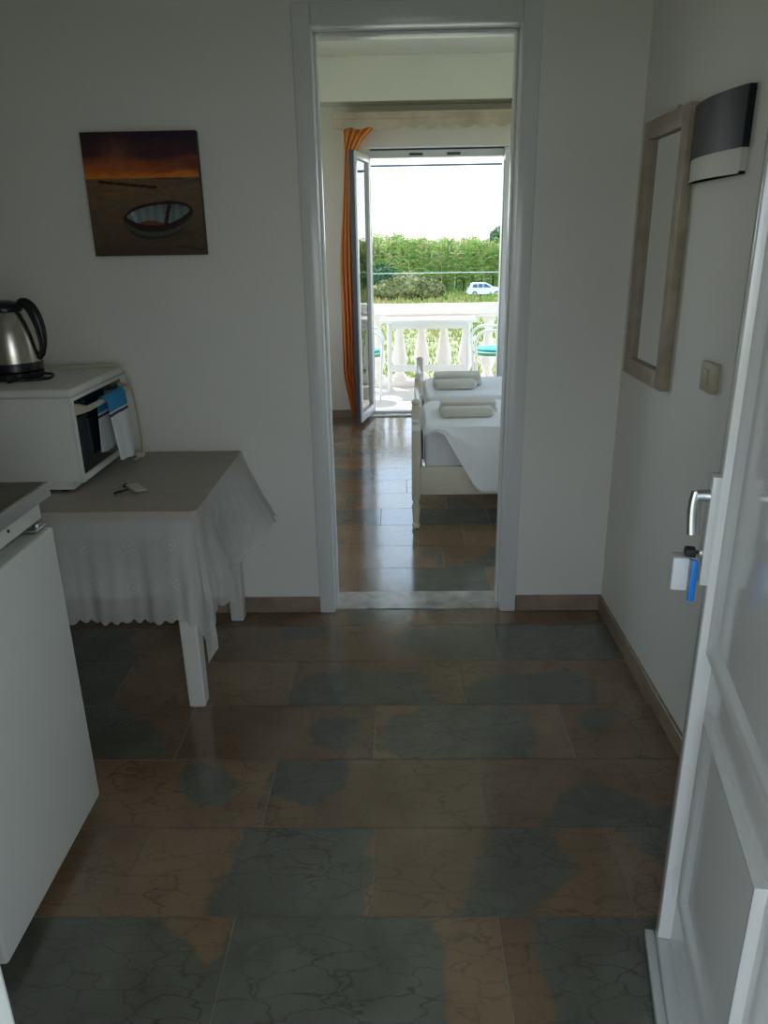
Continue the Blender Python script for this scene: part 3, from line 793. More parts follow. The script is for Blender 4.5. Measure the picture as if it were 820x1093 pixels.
t = empty('light_switch', 'small beige light switch on the right wall below the fuse box', 'switch', (XR, 1.99, 1.097))
b = B(); box(b, XR-.020, XR-.0005, 1.943, 2.023, 1.058, 1.136, .004); part('plate', b, 'switch', t)
b = B(); box(b, XR-.025, XR-.019, 1.967, 1.999, 1.075, 1.119, .003); part('rocker', b, 'switch', t)

# ---------------------------------------------------------------- entrance door (door_1), hinged at the right, swung in
E0 = Vector((.543, 1.226, 0)); dv = Vector((-.196116, -.980581, 0)); nv = Vector((-.980581, .196116, 0))
def DP(s, o, z): return E0+dv*s+nv*o+Vector((0, 0, z))
def dbox(bm, s0, s1, o0, o1, z0, z1, bev=0.0, seg=2):
    t_ = B(); box(t_, s0, s1, o0, o1, z0, z1, bev, seg)
    for v in t_.verts: v.co = DP(v.co.x, v.co.y, v.co.z)
    merge(bm, t_)
DW = .80
root = empty('door_1', 'white lacquered panelled entrance door standing open at the right', None, (E0+dv*DW).to_tuple()); root['kind'] = 'structure'
def dpart(name, bm, m, smooth=True, mats=None, parent=None):
    o = obj(name, bm, m, root if parent is None else parent, smooth, mats)
    if parent is None: o.matrix_parent_inverse = Matrix.Translation(root.location).inverted()
    return o
PAN = [(.118, .430, .245, .600), (.56, .70, .245, .600), (.055, .70, .768, 1.96)]
FO = -.026                                                          # panelled face, set back behind the lock stile
def leaf():
    bb = B()
    dbox(bb, 0, DW, -.058, FO, .012, 2.06)
    dbox(bb, .0, .030, FO-.001, .0, .050, 2.06, .003)               # raised lock stile
    return bb
dpart('slab', leaf(), 'doorface')
def moulding(s0, s1, z0, z1, w=.040):
    bb = B()
    prof = [(0, 0), (.003, .009), (.010, .014), (.018, .013), (.026, .007), (.034, .003), (w, 0)]
    loops = []
    for d_, h in prof:
        loops.append([bb.verts.new(DP(s, h+FO-.0008, z)) for s, z in ((s0-w+d_, z0-w+d_), (s1+w-d_, z0-w+d_), (s1+w-d_, z1+w-d_), (s0-w+d_, z1+w-d_))])
    for a, c in zip(loops, loops[1:]):
        for k in range(4): bb.faces.new((a[k], a[(k+1) % 4], c[(k+1) % 4], c[k]))
    bb.faces.new(loops[0])
    return bb
for (s0, s1, z0, z1) in PAN:
    dpart('panel_moulding', moulding(s0, s1, z0, z1), 'doorface')
b = B(); dbox(b, .0, .78, FO-.001, .0, .012, .048, .003); dbox(b, -.01, .78, .0, .019, .006, .028, .003); dpart('weather_bar', b, 'gloss')
b = B(); dbox(b, -.001, .0295, -.002, .014, .868, 1.066, .002); pl = dpart('escutcheon', b, 'gloss')
b = B(); tube(b, [DP(.018, .014, 1.030), DP(.018, .026, 1.030), DP(.018, .034, 1.029)], [.011, .010, .010], 14)
tube(b, bez([DP(.018, .033, 1.036), DP(.020, .036, 1.015), DP(.023, .036, .990), DP(.027, .034, .962)], 5), [.011]*16, 14, flat=.6)
dpart('lever_handle', b, 'chrome')
b = B(); tube(b, [DP(.018, .014, .926), DP(.018, .019, .926)], .009, 14); dpart('lock_cylinder', b, 'trim')

t = empty('key_bunch', 'key in the entrance door lock with a white and a blue tag hanging from it', 'keys', DP(.018, .02, .926).to_tuple())
b = B(); dbox(b, .0165, .0195, .0165, .024, .923, .929); dbox(b, .007, .029, .024, .042, .9185, .9335, .003); part('key', b, 'rubber', t)
b = B(); tube(b, [DP(.018+.014*math.sin(a), .037, .911+.014*math.cos(a)) for a in [2*PI*k/18 for k in range(18)]], .0013, 8, True); part('key_ring', b, 'chrome', t)
b = B(); dbox(b, .004, .036, .034, .062, .858, .920, .004); part('white_tag', b, 'whitetag', t)
b = B(); dbox(b, .042, .049, .022, .034, .844, .922, .003); tube(b, [DP(.030, .036, .918), DP(.0455, .028, .921)], .0013, 8); part('blue_tag', b, 'bluetag', t)

# ---------------------------------------------------------------- bedroom: balcony door (door_2)
root2 = empty('door_2', 'white glazed balcony door with its leaf swung into the bedroom', None, (BX0, YW1, 0)); root2['kind'] = 'structure'
def p2(name, bm, m, smooth=True, mats=None):
    o = obj(name, bm, m, root2, smooth, mats); o.matrix_parent_inverse = Matrix.Translation(root2.location).inverted(); return o
b = B(); fy0, fy1 = 6.62, 6.70
box(b, BX0, BX0+.035, fy0, fy1, .0, BZ, .003); box(b, BX1-.035, BX1, fy0, fy1, .0, BZ, .003); box(b, BX0+.035, BX1-.035, fy0, fy1, BZ-.065, BZ-.012, .004); box(b, BX0+.035, BX1-.035, fy0, fy1, .012, .030, .003)
p2('outer_frame', b, 'alu')
b = B(); box(b, BX0+.01, BX1-.01, fy0+.002, fy1, BZ-.013, BZ+.002); p2('shutter_slot', b, 'aludark', False)
for x in (.167, .468):
    b = B(); t_ = B(); box(t_, x-.055, x+.055, fy0-.012, fy0, BZ-.053, BZ-.033, .006, 3); merge(b, t_); p2('catch', b, 'aludark')
def door_leaf(hx, hy, fx, fyy, gk_m='aludark', zt=2.10):
    h = Vector((hx, hy, 0)); f = Vector((fx, fyy, 0)); d_ = (f-h); Ln = d_.length; d_.normalize(); n_ = Vector((-d_.y, d_.x, 0))
    def bx(bm, s0, s1, o0, o1, z0, z1, bev=.003):
        q = B(); box(q, s0, s1, o0, o1, z0, z1, bev)
        for v in q.verts: v.co = h+d_*v.co.x+n_*v.co.y+Vector((0, 0, v.co.z))
        merge(bm, q)
    fr = B(); w = .05
    bx(fr, 0, w, -.022, .022, .035, zt); bx(fr, Ln-w, Ln, -.022, .022, .035, zt); bx(fr, w, Ln-w, -.022, .022, .035, .035+w+.02); bx(fr, w, Ln-w, -.022, .022, zt-w, zt)
    lf = p2('leaf', fr, 'alu')
    gl = B(); bx(gl, w-.01, Ln-w+.01, -.003, .003, .095, zt-w+.01, 0)
    g = obj('pane', gl, 'glass', lf)
    gk = B(); bx(gk, Ln-.004, Ln+.006, -.026, .008, .034, zt+.003, 0); obj('gasket', gk, gk_m, lf)
    return lf
door_leaf(BX0+.010, 6.615, -.318, 6.15)
door_leaf(BX1-.012, 6.615, .845, 6.13, 'alu')

# pelmet with scalloped lower edge
t = empty('curtain_pelmet', 'pale wooden pelmet with scalloped edge above the balcony doorway', 'pelmet', (.4, 6.29, 2.38))
b = B(); px0, px1 = -.47, 1.45; n = 240; poly = [(px0, 2.356), (px1, 2.356)]
for i in range(n+1):
    x = px1-(px1-px0)*i/n; poly.append((x, 2.270-.017*abs(math.sin(PI*(x-px0)/.134))))
V_ = poly
prism(b, poly, lambda p, h: (p[0], h, p[1]), 6.262, 6.278); part('front_board', b, 'pelmet', t, False)
b = B(); box(b, px0, px1, 6.255, 6.30, 2.352, 2.368, .004); box(b, px0, px1, 6.258, 6.263, 2.318, 2.326, .002); part('top_rail', b, 'pelmet', t)
b = B(); box(b, px0, px1, 6.30, YW0, 2.356, 2.368); part('shelf', b, 'pelmet', t)

# orange curtain, gathered at the left, its head spread along the pelmet
def curtain():
    b = B(); nz, nu = 60, 60; rows_ = []
    for j in range(nz+1):
        z = 2.35-2.32*j/nz
        f = j/nz
        # left and right limits of the gathered cloth along x
        top = math.exp(-(f/.065)**1.5)
        xl = -.395-.065*ss(.1, .5, f)+.06*ss(.82, 1, f)
        xr = -.33+.25*top+.00*f
        if f > .80: xr = -.33+.02*ss(.8, 1, f)
        y = 6.385
        row = []
        for i in range(nu+1):
            u = i/nu
            amp = .032*(1-.5*top)
            row.append(b.verts.new((xl+(xr-xl)*u+.006*math.sin(u*31+f*3), y+amp*math.sin(u*2*PI*4.5+.6*math.sin(f*5))+.012*math.sin(f*9+u*5), z)))
        rows_.append(row)
    for r0, r1 in zip(rows_, rows_[1:]):
        for i in range(nu): b.faces.new((r0[i], r0[i+1], r1[i+1], r1[i]))
    o = obj('curtain', b, 'curtain', None, True); md = o.modifiers.new('thick', 'SOLIDIFY'); md.thickness = .002
    tag(o, 'orange curtain gathered at the left of the balcony doorway behind the open glazed leaf', 'curtain')
curtain()

# ---------------------------------------------------------------- beds
def make_bed(y0, label, xs):
    t = empty('single_bed', label, 'bed', (1.1, y0+.36, 0), group='single beds side by side')
    x0 = .092+xs; y1 = y0+.72; x1_ = 2.08
    xn = x0
    for y in (y0+.02, y1-.02):
        x0 = xn + (.030 if y > y0+.1 else 0)
        b = B()
        # square shaft, turned foot and rounded finial
        box(b, x0-.022, x0+.022, y-.022, y+.022, .180, .668, .004)
        lathe(b, [(.012, 0), (.020, .006), (.022, .022), (.015, .034), (.017, .04), (.019, .075), (.023, .125), (.016, .150), (.022, .163), (.022, .182)], x0, y, 20)
        lathe(b, [(.018, .668), (.023, .676), (.023, .688), (.014, .697), (.0001, .700)], x0, y, 20)
        p_ = part('post', b, 'bedpaint', t)
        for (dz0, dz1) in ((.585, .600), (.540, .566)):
            b = B(); box(b, x0-.020, x0+.016, y-.0260, y-.0215, dz0, dz1, .001, 1); q = obj('sky_glint', b, 'sky_glint', p_)  # pale glossy bands standing in for sky reflections on the post
    x0 = xn+.014
    for z0, z1 in ((.36, .50), (.53, .56), (.60, .65)):
        x0 = xn+.018; b = B(); box(b, x0-.010, x0+.010, y0+.042, y1-.042, z0, z1, .003); part('footboard_slat', b, 'bedpaint', t)
    x0 = xn
    for y in (y0+.006, y1-.030):
        b = B(); box(b, x0+.022, x1_, y, y+.024, .193, .345, .003); part('side_rail', b, 'bedpaint', t)
    for y in (y0+.02, y1-.02):
        b = B(); box(b, x1_, x1_+.05, y-.025, y+.025, 0, .95, .004); part('post', b, 'bedpaint', t)
    b = B(); box(b, x1_+.01, x1_+.035, y0+.04, y1-.04, .30, .90, .004); part('headboard', b, 'bedpaint', t)
    b = B()
    for k in range(10):
        xx = x0+.12+k*.19; box(b, xx, xx+.07, y0+.031, y1-.031, .300, .320)
    part('bed_slats', b, 'bedpaint', t, False)
    # mattress rests in the frame
    b = B(); box(b, x0+.048, x1_-.01, y0+.034, y1-.034, .320, .541, .022, 4)
    m_ = obj('mattress', b, 'mattress', None, True)
    return t, m_
bed1, mt1 = make_bed(3.74, 'cream painted single bed nearer the inner doorway, white sheet hanging over its side', 0)
bed2, mt2 = make_bed(4.56, 'cream painted single bed on the balcony side, behind the nearer bed', .035)
tag(mt1, 'white mattress on the bed nearer the inner doorway', 'mattress', 'mattresses on the single beds'); tag(mt2, 'white mattress on the bed nearer the balcony', 'mattress', 'mattresses on the single beds')

def sheet(y0, label, flap):
    b = B(); x0, x1_ = (.141, 2.06) if flap else (.176, 2.09); ya, yb = y0+.028, y0+.695; zt = .556
    nx, ny = 60, 24
    def topz(x, y):
        e = min(x-x0, .06)/.06; e2 = min(min(y-ya, yb-y), .05)/.05
        e = max(0, min(1, e)); e2 = max(0, min(1, e2))
        return zt-.030*(1-e)**2-.006*(1-e2)**2 + .004*noise.noise(Vector((x*5, y*6, y0)))+.002*noise.noise(Vector((x*15, y*14, y0)))
    G = [[b.verts.new((x0+(x1_-x0)*i/nx, ya+(yb-ya)*j/ny, topz(x0+(x1_-x0)*i/nx, ya+(yb-ya)*j/ny))) for i in range(nx+1)] for j in range(ny+1)]
    for j in range(ny):
        for i in range(nx): b.faces.new((G[j][i], G[j][i+1], G[j+1][i+1], G[j+1][i]))
    # foot end drop
    prev = [G[j][0] for j in range(ny+1)]
    for k in range(1, 5):
        cur = [b.verts.new((x0-.004*math.sin(k/4*PI/2)-.003, v.co.y, v.co.z-.04)) for v in prev]
        for j in range(ny): b.faces.new((prev[j], prev[j+1], cur[j+1], cur[j]))
        prev = cur
    # near side drop: a diagonal flap
    prev = G[0]
    m = 16
    base = [v.co.copy() for v in G[0]]
    for k in range(1, m+1):
        f = k/m; cur = []
        for i in range(nx+1):
            x = base[i].x
            full = .345 if flap else .15
            # cloth corner: length grows from a short tuck to the full flap along the diagonal
            xs = x0+.075
            L = full*min(1, max(0, (x-xs)/.20)) if flap else full
            L = max(.02, L)
            L += .006*math.sin(x*9)*(L > .1)
            yy = base[i].y-.022*min(1, f*3)-.030*f*min(1, L/.3)-.006*math.sin(x*21+f*2)*f
            cur.append(b.verts.new((x+.0*f, yy, base[i].z-L*f)))
        for i in range(nx): b.faces.new((prev[i], prev[i+1], cur[i+1], cur[i]))
        prev = cur
    o = obj('bed_sheet', b, 'sheet', None, True); md = o.modifiers.new('thick', 'SOLIDIFY'); md.thickness = .004; md.offset = 1
    return tag(o, label, 'sheet', 'sheets on the single beds')
sheet(3.74, 'white sheet on the nearer bed with a pointed flap hanging over the rail', True)
sheet(4.56, 'white sheet on the bed nearer the balcony', False)

def rolled(cx, cy, z, w, d_, h, rz, label, layers):
    """folded towel: a flat stack of soft layers with rounded fold at the front"""
    t = empty('folded_towel', label, 'towel', (cx, cy, z), rz, 'folded towels on the beds')
    b = B()
    hh = h/layers
    for k in range(layers):
        q = B(); box(q, -w/2+.004*k, w/2-.005*k, -d_/2+.004*k, d_/2-.003*k, k*hh, (k+1)*hh+.001, hh*.42, 4)
        for v in q.verts:
            v.co.z += .005*noise.noise(Vector((v.co.x*9+cx*7, v.co.y*9, k)))
        merge(b, q)
    o = obj('folds', b, 'towel', t, True)
    return t
TW = 'folded beige towels on the beds'
rolled(.388, 4.105, .561, .315, .13, .064, -.03, 'larger folded beige towel at the back on the nearer bed', 2)
rolled(.372, 3.975, .561, .285, .11, .050, -.02, 'smaller folded beige towel in front on the nearer bed', 1)
rolled(.392, 4.935, .561, .315, .15, .078, -.03, 'larger folded beige towel at the back on the bed near the balcony', 2)
rolled(.365, 4.785, .561, .270, .12, .058, .05, 'smaller folded beige towel in front on the bed near the balcony', 1)

# ---------------------------------------------------------------- balcony
b = B(); box(b, -3.2, 4.2, YW1, 8.42, -.20, -.02); struct('balcony_floor', b, 'balfloor')
b = B(); box(b, -3.2, 4.2, YW1, 8.25, 2.55, 2.72); struct('balcony_roof', b, 'plaster')
b = B(); box(b, RX0-.15, RX1+.15, YW1-.1, YW1, -4.3, -.2); struct('wall_facade', b, 'plaster')
t = empty('balustrade', 'white balcony balustrade with pear shaped balusters beyond the beds', 'balustrade', (.5, 8.17, -.02))
b = B(); box(b, -3.0, 4.0, 8.08, 8.28, .735, .835, .008); box(b, -3.0, 4.0, 8.10, 8.26, .700, .735, .006); part('handrail', b, 'plaster', t)
b = B(); box(b, -3.0, 4.0, 8.09, 8.25, -.02, .045, .005); part('base_rail', b, 'plaster', t)
bal = B()
box(bal, -.07, .07, -.07, .07, .045, .085, .004); box(bal, -.062, .062, -.062, .062, .665, .70, .004)
lathe(bal, [(.058, .085), (.060, .10), (.050, .115), (.040, .130), (.046, .145), (.064, .185), (.080, .235), (.082, .275), (.074, .335), (.060, .41), (.048, .48), (.040, .545), (.038, .575), (.046, .585), (.046, .597), (.038, .605), (.044, .630), (.056, .655), (.058, .666)], 0, 0, 28)
b0 = obj('baluster', bal, 'plaster', t, True)
b0.location = (-.21-.5, 0, .02)
for k in range(-11, 16):
    if k == 0: continue
    c = b0.copy(); COL.objects.link(c); c.parent = t; c.location = (-.21-.5+.2365*k, 0, .02)

t = empty('balcony_table', 'white garden table standing before the balustrade on the balcony', 'table', (.32, 7.86, -.02))
b = B(); box(b, -.165, .805, 7.70, 8.06, .685, .720, .008); part('tabletop', b, 'gardenwhite', t)
b = B(); box(b, -.10, .75, 7.93, 7.96, .625, .685, .003); box(b, -.10, .75, 7.74, 7.77, .625, .685, .003); part('apron', b, 'gardenwhite', t)
for x in (-.078, .715):
    for y in (7.755, 7.965):
        b = B(); tube(b, [(x, y, -.02), (x, y, .685)], [.022, .027], 14); part('leg', b, 'gardenwhite', t)
b = B(); box(b, -.078, .715, 7.955, 7.977, .165, .235, .006); part('stretcher', b, 'gardenwhite', t)

def chair(loc, rz, label):
    t = empty('garden_chair', label, 'chair', loc, rz, 'garden chairs on the balcony')
    def pc(name, bm, m): return obj(name, bm, m, t, True)
    b = B(); lathe(b, [(.02, .425), (.19, .430), (.205, .445), (.205, .460), (.19, .468), (.0001, .462)], 0, 0, 32); pc('seat', b, 'green')
    b = B(); lathe(b, [(.0001, .464), (.15, .466), (.17, .475), (.165, .488), (.12, .496), (.0001, .498)], 0, 0, 28); pc('cushion', b, 'teal')
    for sx in (-1, 1):
        b = B(); tube(b, bez([(sx*.17, -.17, 0), (sx*.18, -.18, .22), (sx*.19, -.19, .45)], 6), .013, 10); pc('leg', b, 'gardenwhite')
        b = B(); tube(b, bez([(sx*.17, .20, 0), (sx*.17, .18, .22), (sx*.17, .16, .45)], 6), .013, 10); pc('leg', b, 'gardenwhite')
        b = B(); tube(b, bez([(sx*.19, -.19, .45), (sx*.215, -.20, .58), (sx*.225, -.13, .665), (sx*.225, .02, .675), (sx*.20, .19, .66)], 7), .014, 10); pc('armrest', b, 'gardenwhite')
    b = B(); tube(b, bez([(-.17, .16, .45), (-.19, .22, .66), (-.15, .27, .82), (0, .29, .87), (.15, .27, .82), (.19, .22, .66), (.17, .16, .45)], 8), .013, 10); pc('back_frame', b, 'gardenwhite')
    b = B()
    for k in range(5):
        x = -.12+.06*k; tube(b, bez([(x*.9, .175, .45), (x, .23, .66), (x*1.02, .283-.25*x*x*4, .85)], 5), .008, 8)
    pc('back_rods', b, 'gardenwhite')
    return t
chair((-.34, 7.45, -.02), PI/2, 'white tube garden chair with green seat left of the balcony table')
chair((.945, 7.45, -.02), -PI/2, 'white tube garden chair with green seat right of the balcony table')

# ---------------------------------------------------------------- outdoors
GZ = -4.3
def ground():
    b = B(); nx, ny = 90, 70; G = []
    for j in range(ny+1):
        y = -60+260*j/ny
        G.append([b.verts.new((-110+240*i/nx, y, GZ + .12*noise.noise(Vector((-110+240*i/nx, y, 0))*.12))) for i in range(nx+1)])
    for j in range(ny):
        for i in range(nx): b.faces.new((G[j][i], G[j][i+1], G[j+1][i+1], G[j+1][i]))
    struct('ground', b, 'field', smooth=True)
ground()
b = B(); box(b, -2.8, 3.2, -3.4, YF0, -.25, -.02); struct('landing_floor', b, 'balfloor')
b = B(); box(b, -2.8, 3.2, -2.2, YF0, 2.40, 2.52); struct('added_landing_roof', b, 'plaster')  # unseen porch roof, added to cut the sky light entering the kitchen

def blades(name, gen, m, label, cat, kind='stuff'):
    V = []; F = []; Cc = []
    for quad, col in gen:
        q = len(V)
        for p in quad: V.append(p); Cc.append((*col, 1))
        F.append(tuple(range(q, q+len(quad))))
    me = bpy.data.meshes.new(name); me.from_pydata(V, [], F)
    ca = me.color_attributes.new('tone', 'FLOAT_COLOR', 'POINT'); ca.data.foreach_set('color', [c for t in Cc for c in t])
    me.materials.append(M[m]); o = bpy.data.objects.new(name, me); COL.objects.link(o)
    return tag(o, label, cat, None, kind)

def grass_gen():
    rnd = random.Random(11)
    for k in range(26000):
        y = 14+82*rnd.random()**1.25; x = rnd.uniform(-.20*y-2.5, .40*y+3)
        h = rnd.uniform(.12, .34)*(1+ (y > 60)*1.0); w = .025+.0016*y; a = rnd.uniform(0, PI)
        dx, dy = math.cos(a)*w, math.sin(a)*w
        z = GZ-.1
        dry = noise.noise(Vector((x*.25, y*.12, 2)))+rnd.uniform(-.5, .5)
        if dry > .28: c = (.36, .29, .12)
        elif dry > -.1: c = (.25, .29, .08)
        else: c = (.18, .255, .06)
        f = rnd.uniform(.75, 1.25); c = tuple(k_*f for k_ in c)
        lx, ly = rnd.uniform(-.1, .1), rnd.uniform(-.1, .1)
        yield ((x-dx, y-dy, z), (x+dx, y+dy, z), (x+lx, y+ly, z+h+.1)), c
blades('grass', grass_gen(), 'reed', 'rough green and straw coloured grass of the field below the balcony', 'grass')

def reed_gen():
    rnd = random.Random(5)
    n = 9500
    for k in range(n):
        x = rnd.uniform(-16, 42) if k < n*.72 else rnd.uniform(42, 80)
        y = 95+8*rnd.random()**1.3
        if x < 1.5 : top = 6.5+.9*noise.noise(Vector((x*.5, 0, 4)))
        else: top = 6.0+.5*noise.noise(Vector((x*.5, 0, 4)))
        clump = noise.noise(Vector((x*.7, y*.2, 8)))
        H = top*rnd.uniform(.62, 1.02)+.25*clump
        lean = rnd.uniform(-.35, .35)
        mixc = rnd.random()
        c = (.17, .30, .065) if mixc < .5 else ((.30, .38, .10) if mixc < .83 else (.42, .43, .17))
        f = rnd.uniform(.7, 1.25); c = tuple(v*f for v in c)
        w = .05
        z0 = GZ
        yield ((x-w, y, z0), (x+w, y, z0), (x+lean+w*.6, y, z0+H), (x+lean-w*.6, y, z0+H)), c
        for q in range(7):
            u = rnd.uniform(.30, 1.0); bx, bz = x+lean*u, z0+H*u
            sd = rnd.choice((-1, 1)); ln = rnd.uniform(.5, 1.1); rise = rnd.uniform(.0, .75)
            yy = y+rnd.uniform(-.7, .3)
            cc = tuple(v*rnd.uniform(.8, 1.2) for v in c)
            ww = rnd.uniform(.05, .09)
            yield ((bx, y, bz-ww), (bx+sd*ln*.55, (y+yy)/2, bz+ln*rise-ww), (bx+sd*ln, yy, bz+ln*rise*.7), (bx+sd*ln*.55, (y+yy)/2, bz+ln*rise+ww), (bx, y, bz+ww)), cc
        if rnd.random() < .25:
            yield ((x+lean-.07, y-.1, z0+H-.1), (x+lean+.07, y-.1, z0+H-.1), (x+lean+.12, y-.1, z0+H+.35), (x+lean, y-.1, z0+H+.6)), (.46, .44, .26)
blades('reeds', reed_gen(), 'reed', 'tall bright green reed thicket across the field behind the car', 'reeds')

def blob(b, cx, cy, cz, rx, ry, rz, seed, amp=.25, sub=4):
    t = B(); bmesh.ops.create_icosphere(t, subdivisions=sub, radius=1)
    for v in t.verts:
        p = v.co.copy(); d = 1+amp*noise.noise(p*2.2+Vector((seed, 0, 0)))+amp*.6*noise.noise(p*6+Vector((0, seed, 0)))
        v.co = Vector((cx+p.x*rx*d, cy+p.y*ry*d, cz+p.z*rz*d))
    merge(b, t)
def leafy(b, cx, cy, cz, rx, ry, rz, n, size, rnd):
    for k in range(n):
        d = Vector((rnd.gauss(0, 1), rnd.gauss(0, 1), rnd.gauss(0, 1))).normalized()*rnd.uniform(.86, 1.12)
        p = Vector((cx+d.x*rx, cy+d.y*ry, cz+d.z*rz))
        if p.z < GZ-.05: continue
        a = Vector((rnd.uniform(-1, 1), rnd.uniform(-1, 1), rnd.uniform(-1, 1))).normalized()*size*rnd.uniform(.5, 1.2)
        c = a.cross(Vector((rnd.uniform(-1, 1), rnd.uniform(-1, 1), rnd.uniform(-1, 1)))).normalized()*size*.5
        b.faces.new([b.verts.new(p+v) for v in (-a, c, a, -c)])
rnd = random.Random(21)
# dark body of the thicket
def darkbank():
    b = B()
    for k in range(46):
        x = -16+k*2.1; h = 2.7+.8*noise.noise(Vector((x*.3, 1, 1)))
        blob(b, x, 98.5, GZ+h*.55, 1.9, 2.2, h*.8, k, .3, 3)
    for k in range(5200):
        x = rnd.uniform(-16, 80); z = GZ+rnd.uniform(.1, 3.2); y = 95.3+rnd.uniform(-.5, 1.2)
        s = .22; a = Vector((rnd.uniform(-1, 1), 0, rnd.uniform(-1, 1)))*s; c = Vector((rnd.uniform(-1, 1), rnd.uniform(-.3, .3), rnd.uniform(-1, 1)))*s
        b.faces.new([b.verts.new(Vector((x, y, z))+v) for v in (-a, c, a)])
    o = obj('undergrowth', b, 'darkleaf'); tag(o, 'dark green undergrowth at the foot of the reed thicket', 'undergrowth', None, 'stuff')
darkbank()
def shrub(name, label, cx, cy, parts_, m, size, n):
    t = empty(name, label, 'bush', (cx, cy, GZ), 0, 'bushes at the field edge')
    b = B()
    for (dx, dz, rx, rz) in parts_:
        blob(b, dx, 0, dz, rx*.86, rx*.7, rz*.86, dx+cx, .3, 3)
        q = B()
        for _ in range(n):
            d = Vector((rnd.gauss(0, 1), rnd.gauss(0, 1), rnd.gauss(0, 1))).normalized()*rnd.uniform(.85, 1.12)
            p = Vector((dx+d.x*rx, d.y*rx*.75, dz+d.z*rz))
            if p.z < 0: continue
            a = Vector((rnd.uniform(-1, 1), rnd.uniform(-1, 1), rnd.uniform(-1, 1))).normalized()*size*rnd.uniform(.5, 1.2)
            c = a.cross(Vector((rnd.uniform(-1, 1), rnd.uniform(-1, 1), rnd.uniform(-1, 1)))).normalized()*size*.5
            q.faces.new([q.verts.new(p+v) for v in (-a, c, a, -c)])
        merge(b, q)
    obj('foliage', b, m, t)
    b = B(); tube(b, [(0, 0, -.1), (.05, 0, .5), (0, .05, 1.0)], [.10, .07, .04], 8); obj('stem', b, 'bark', t)
    return t
shrub('bush', 'olive brown rounded bush at the field edge before the reeds', 1.2, 84, [(-1.9, .9, 1.8, 1.1), (.1, 1.35, 2.1, 1.5), (2.2, 1.0, 1.7, 1.1)], 'bush', .22, 900)
shrub('bush', 'dark green bush left of the olive bush below the reeds', -2.4, 88, [(-1.2, 1.4, 1.7, 1.6), (.8, 1.7, 1.8, 1.8), (-3.4, 1.2, 1.8, 1.4)], 'darkleaf', .22, 700)
def tree(cx, cy, H, label):
    t = empty('tree', label, 'tree', (cx, cy, GZ), 0, 'trees above the reeds')
    b = B(); tube(b, bez([(0, 0, -.1), (.1, .1, H*.3), (-.1, 0, H*.6), (.05, .05, H*.85)], 5), [.22]*16, 10); obj('trunk', b, 'bark', t)
    b = B()
    for k in range(9):
        a = rnd.uniform(0, 2*PI); rr = rnd.uniform(0, 1.9); z = H*rnd.uniform(.52, .93); r = rnd.uniform(.9, 1.5)*(1.2-z/H*.45)
        c = (math.cos(a)*rr, math.sin(a)*rr, z)
        blob(b, *c, r*.75, r*.75, r*.6, k, .35, 3)
        for _ in range(260):
            d = Vector((rnd.gauss(0, 1), rnd.gauss(0, 1), rnd.gauss(0, 1))).normalized()*rnd.uniform(.8, 1.15)
            p = Vector((c[0]+d.x*r, c[1]+d.y*r, c[2]+d.z*r*.8)); v1 = Vector((rnd.uniform(-1, 1), rnd.uniform(-1, 1), rnd.uniform(-.3, 1))).normalized()*.30
            v2 = v1.cross(Vector((rnd.uniform(-1, 1), rnd.uniform(-1, 1), 1))).normalized()*.11
            b.faces.new([b.verts.new(p+v) for v in (-v1, v2, v1, -v2)])
    obj('crown', b, 'pine', t)
tree(12.9, 97, 8.0, 'bluish green tree rising above the reeds at the right')
tree(-6.8, 100, 8.6, 'dark tree above the reeds at the left end')

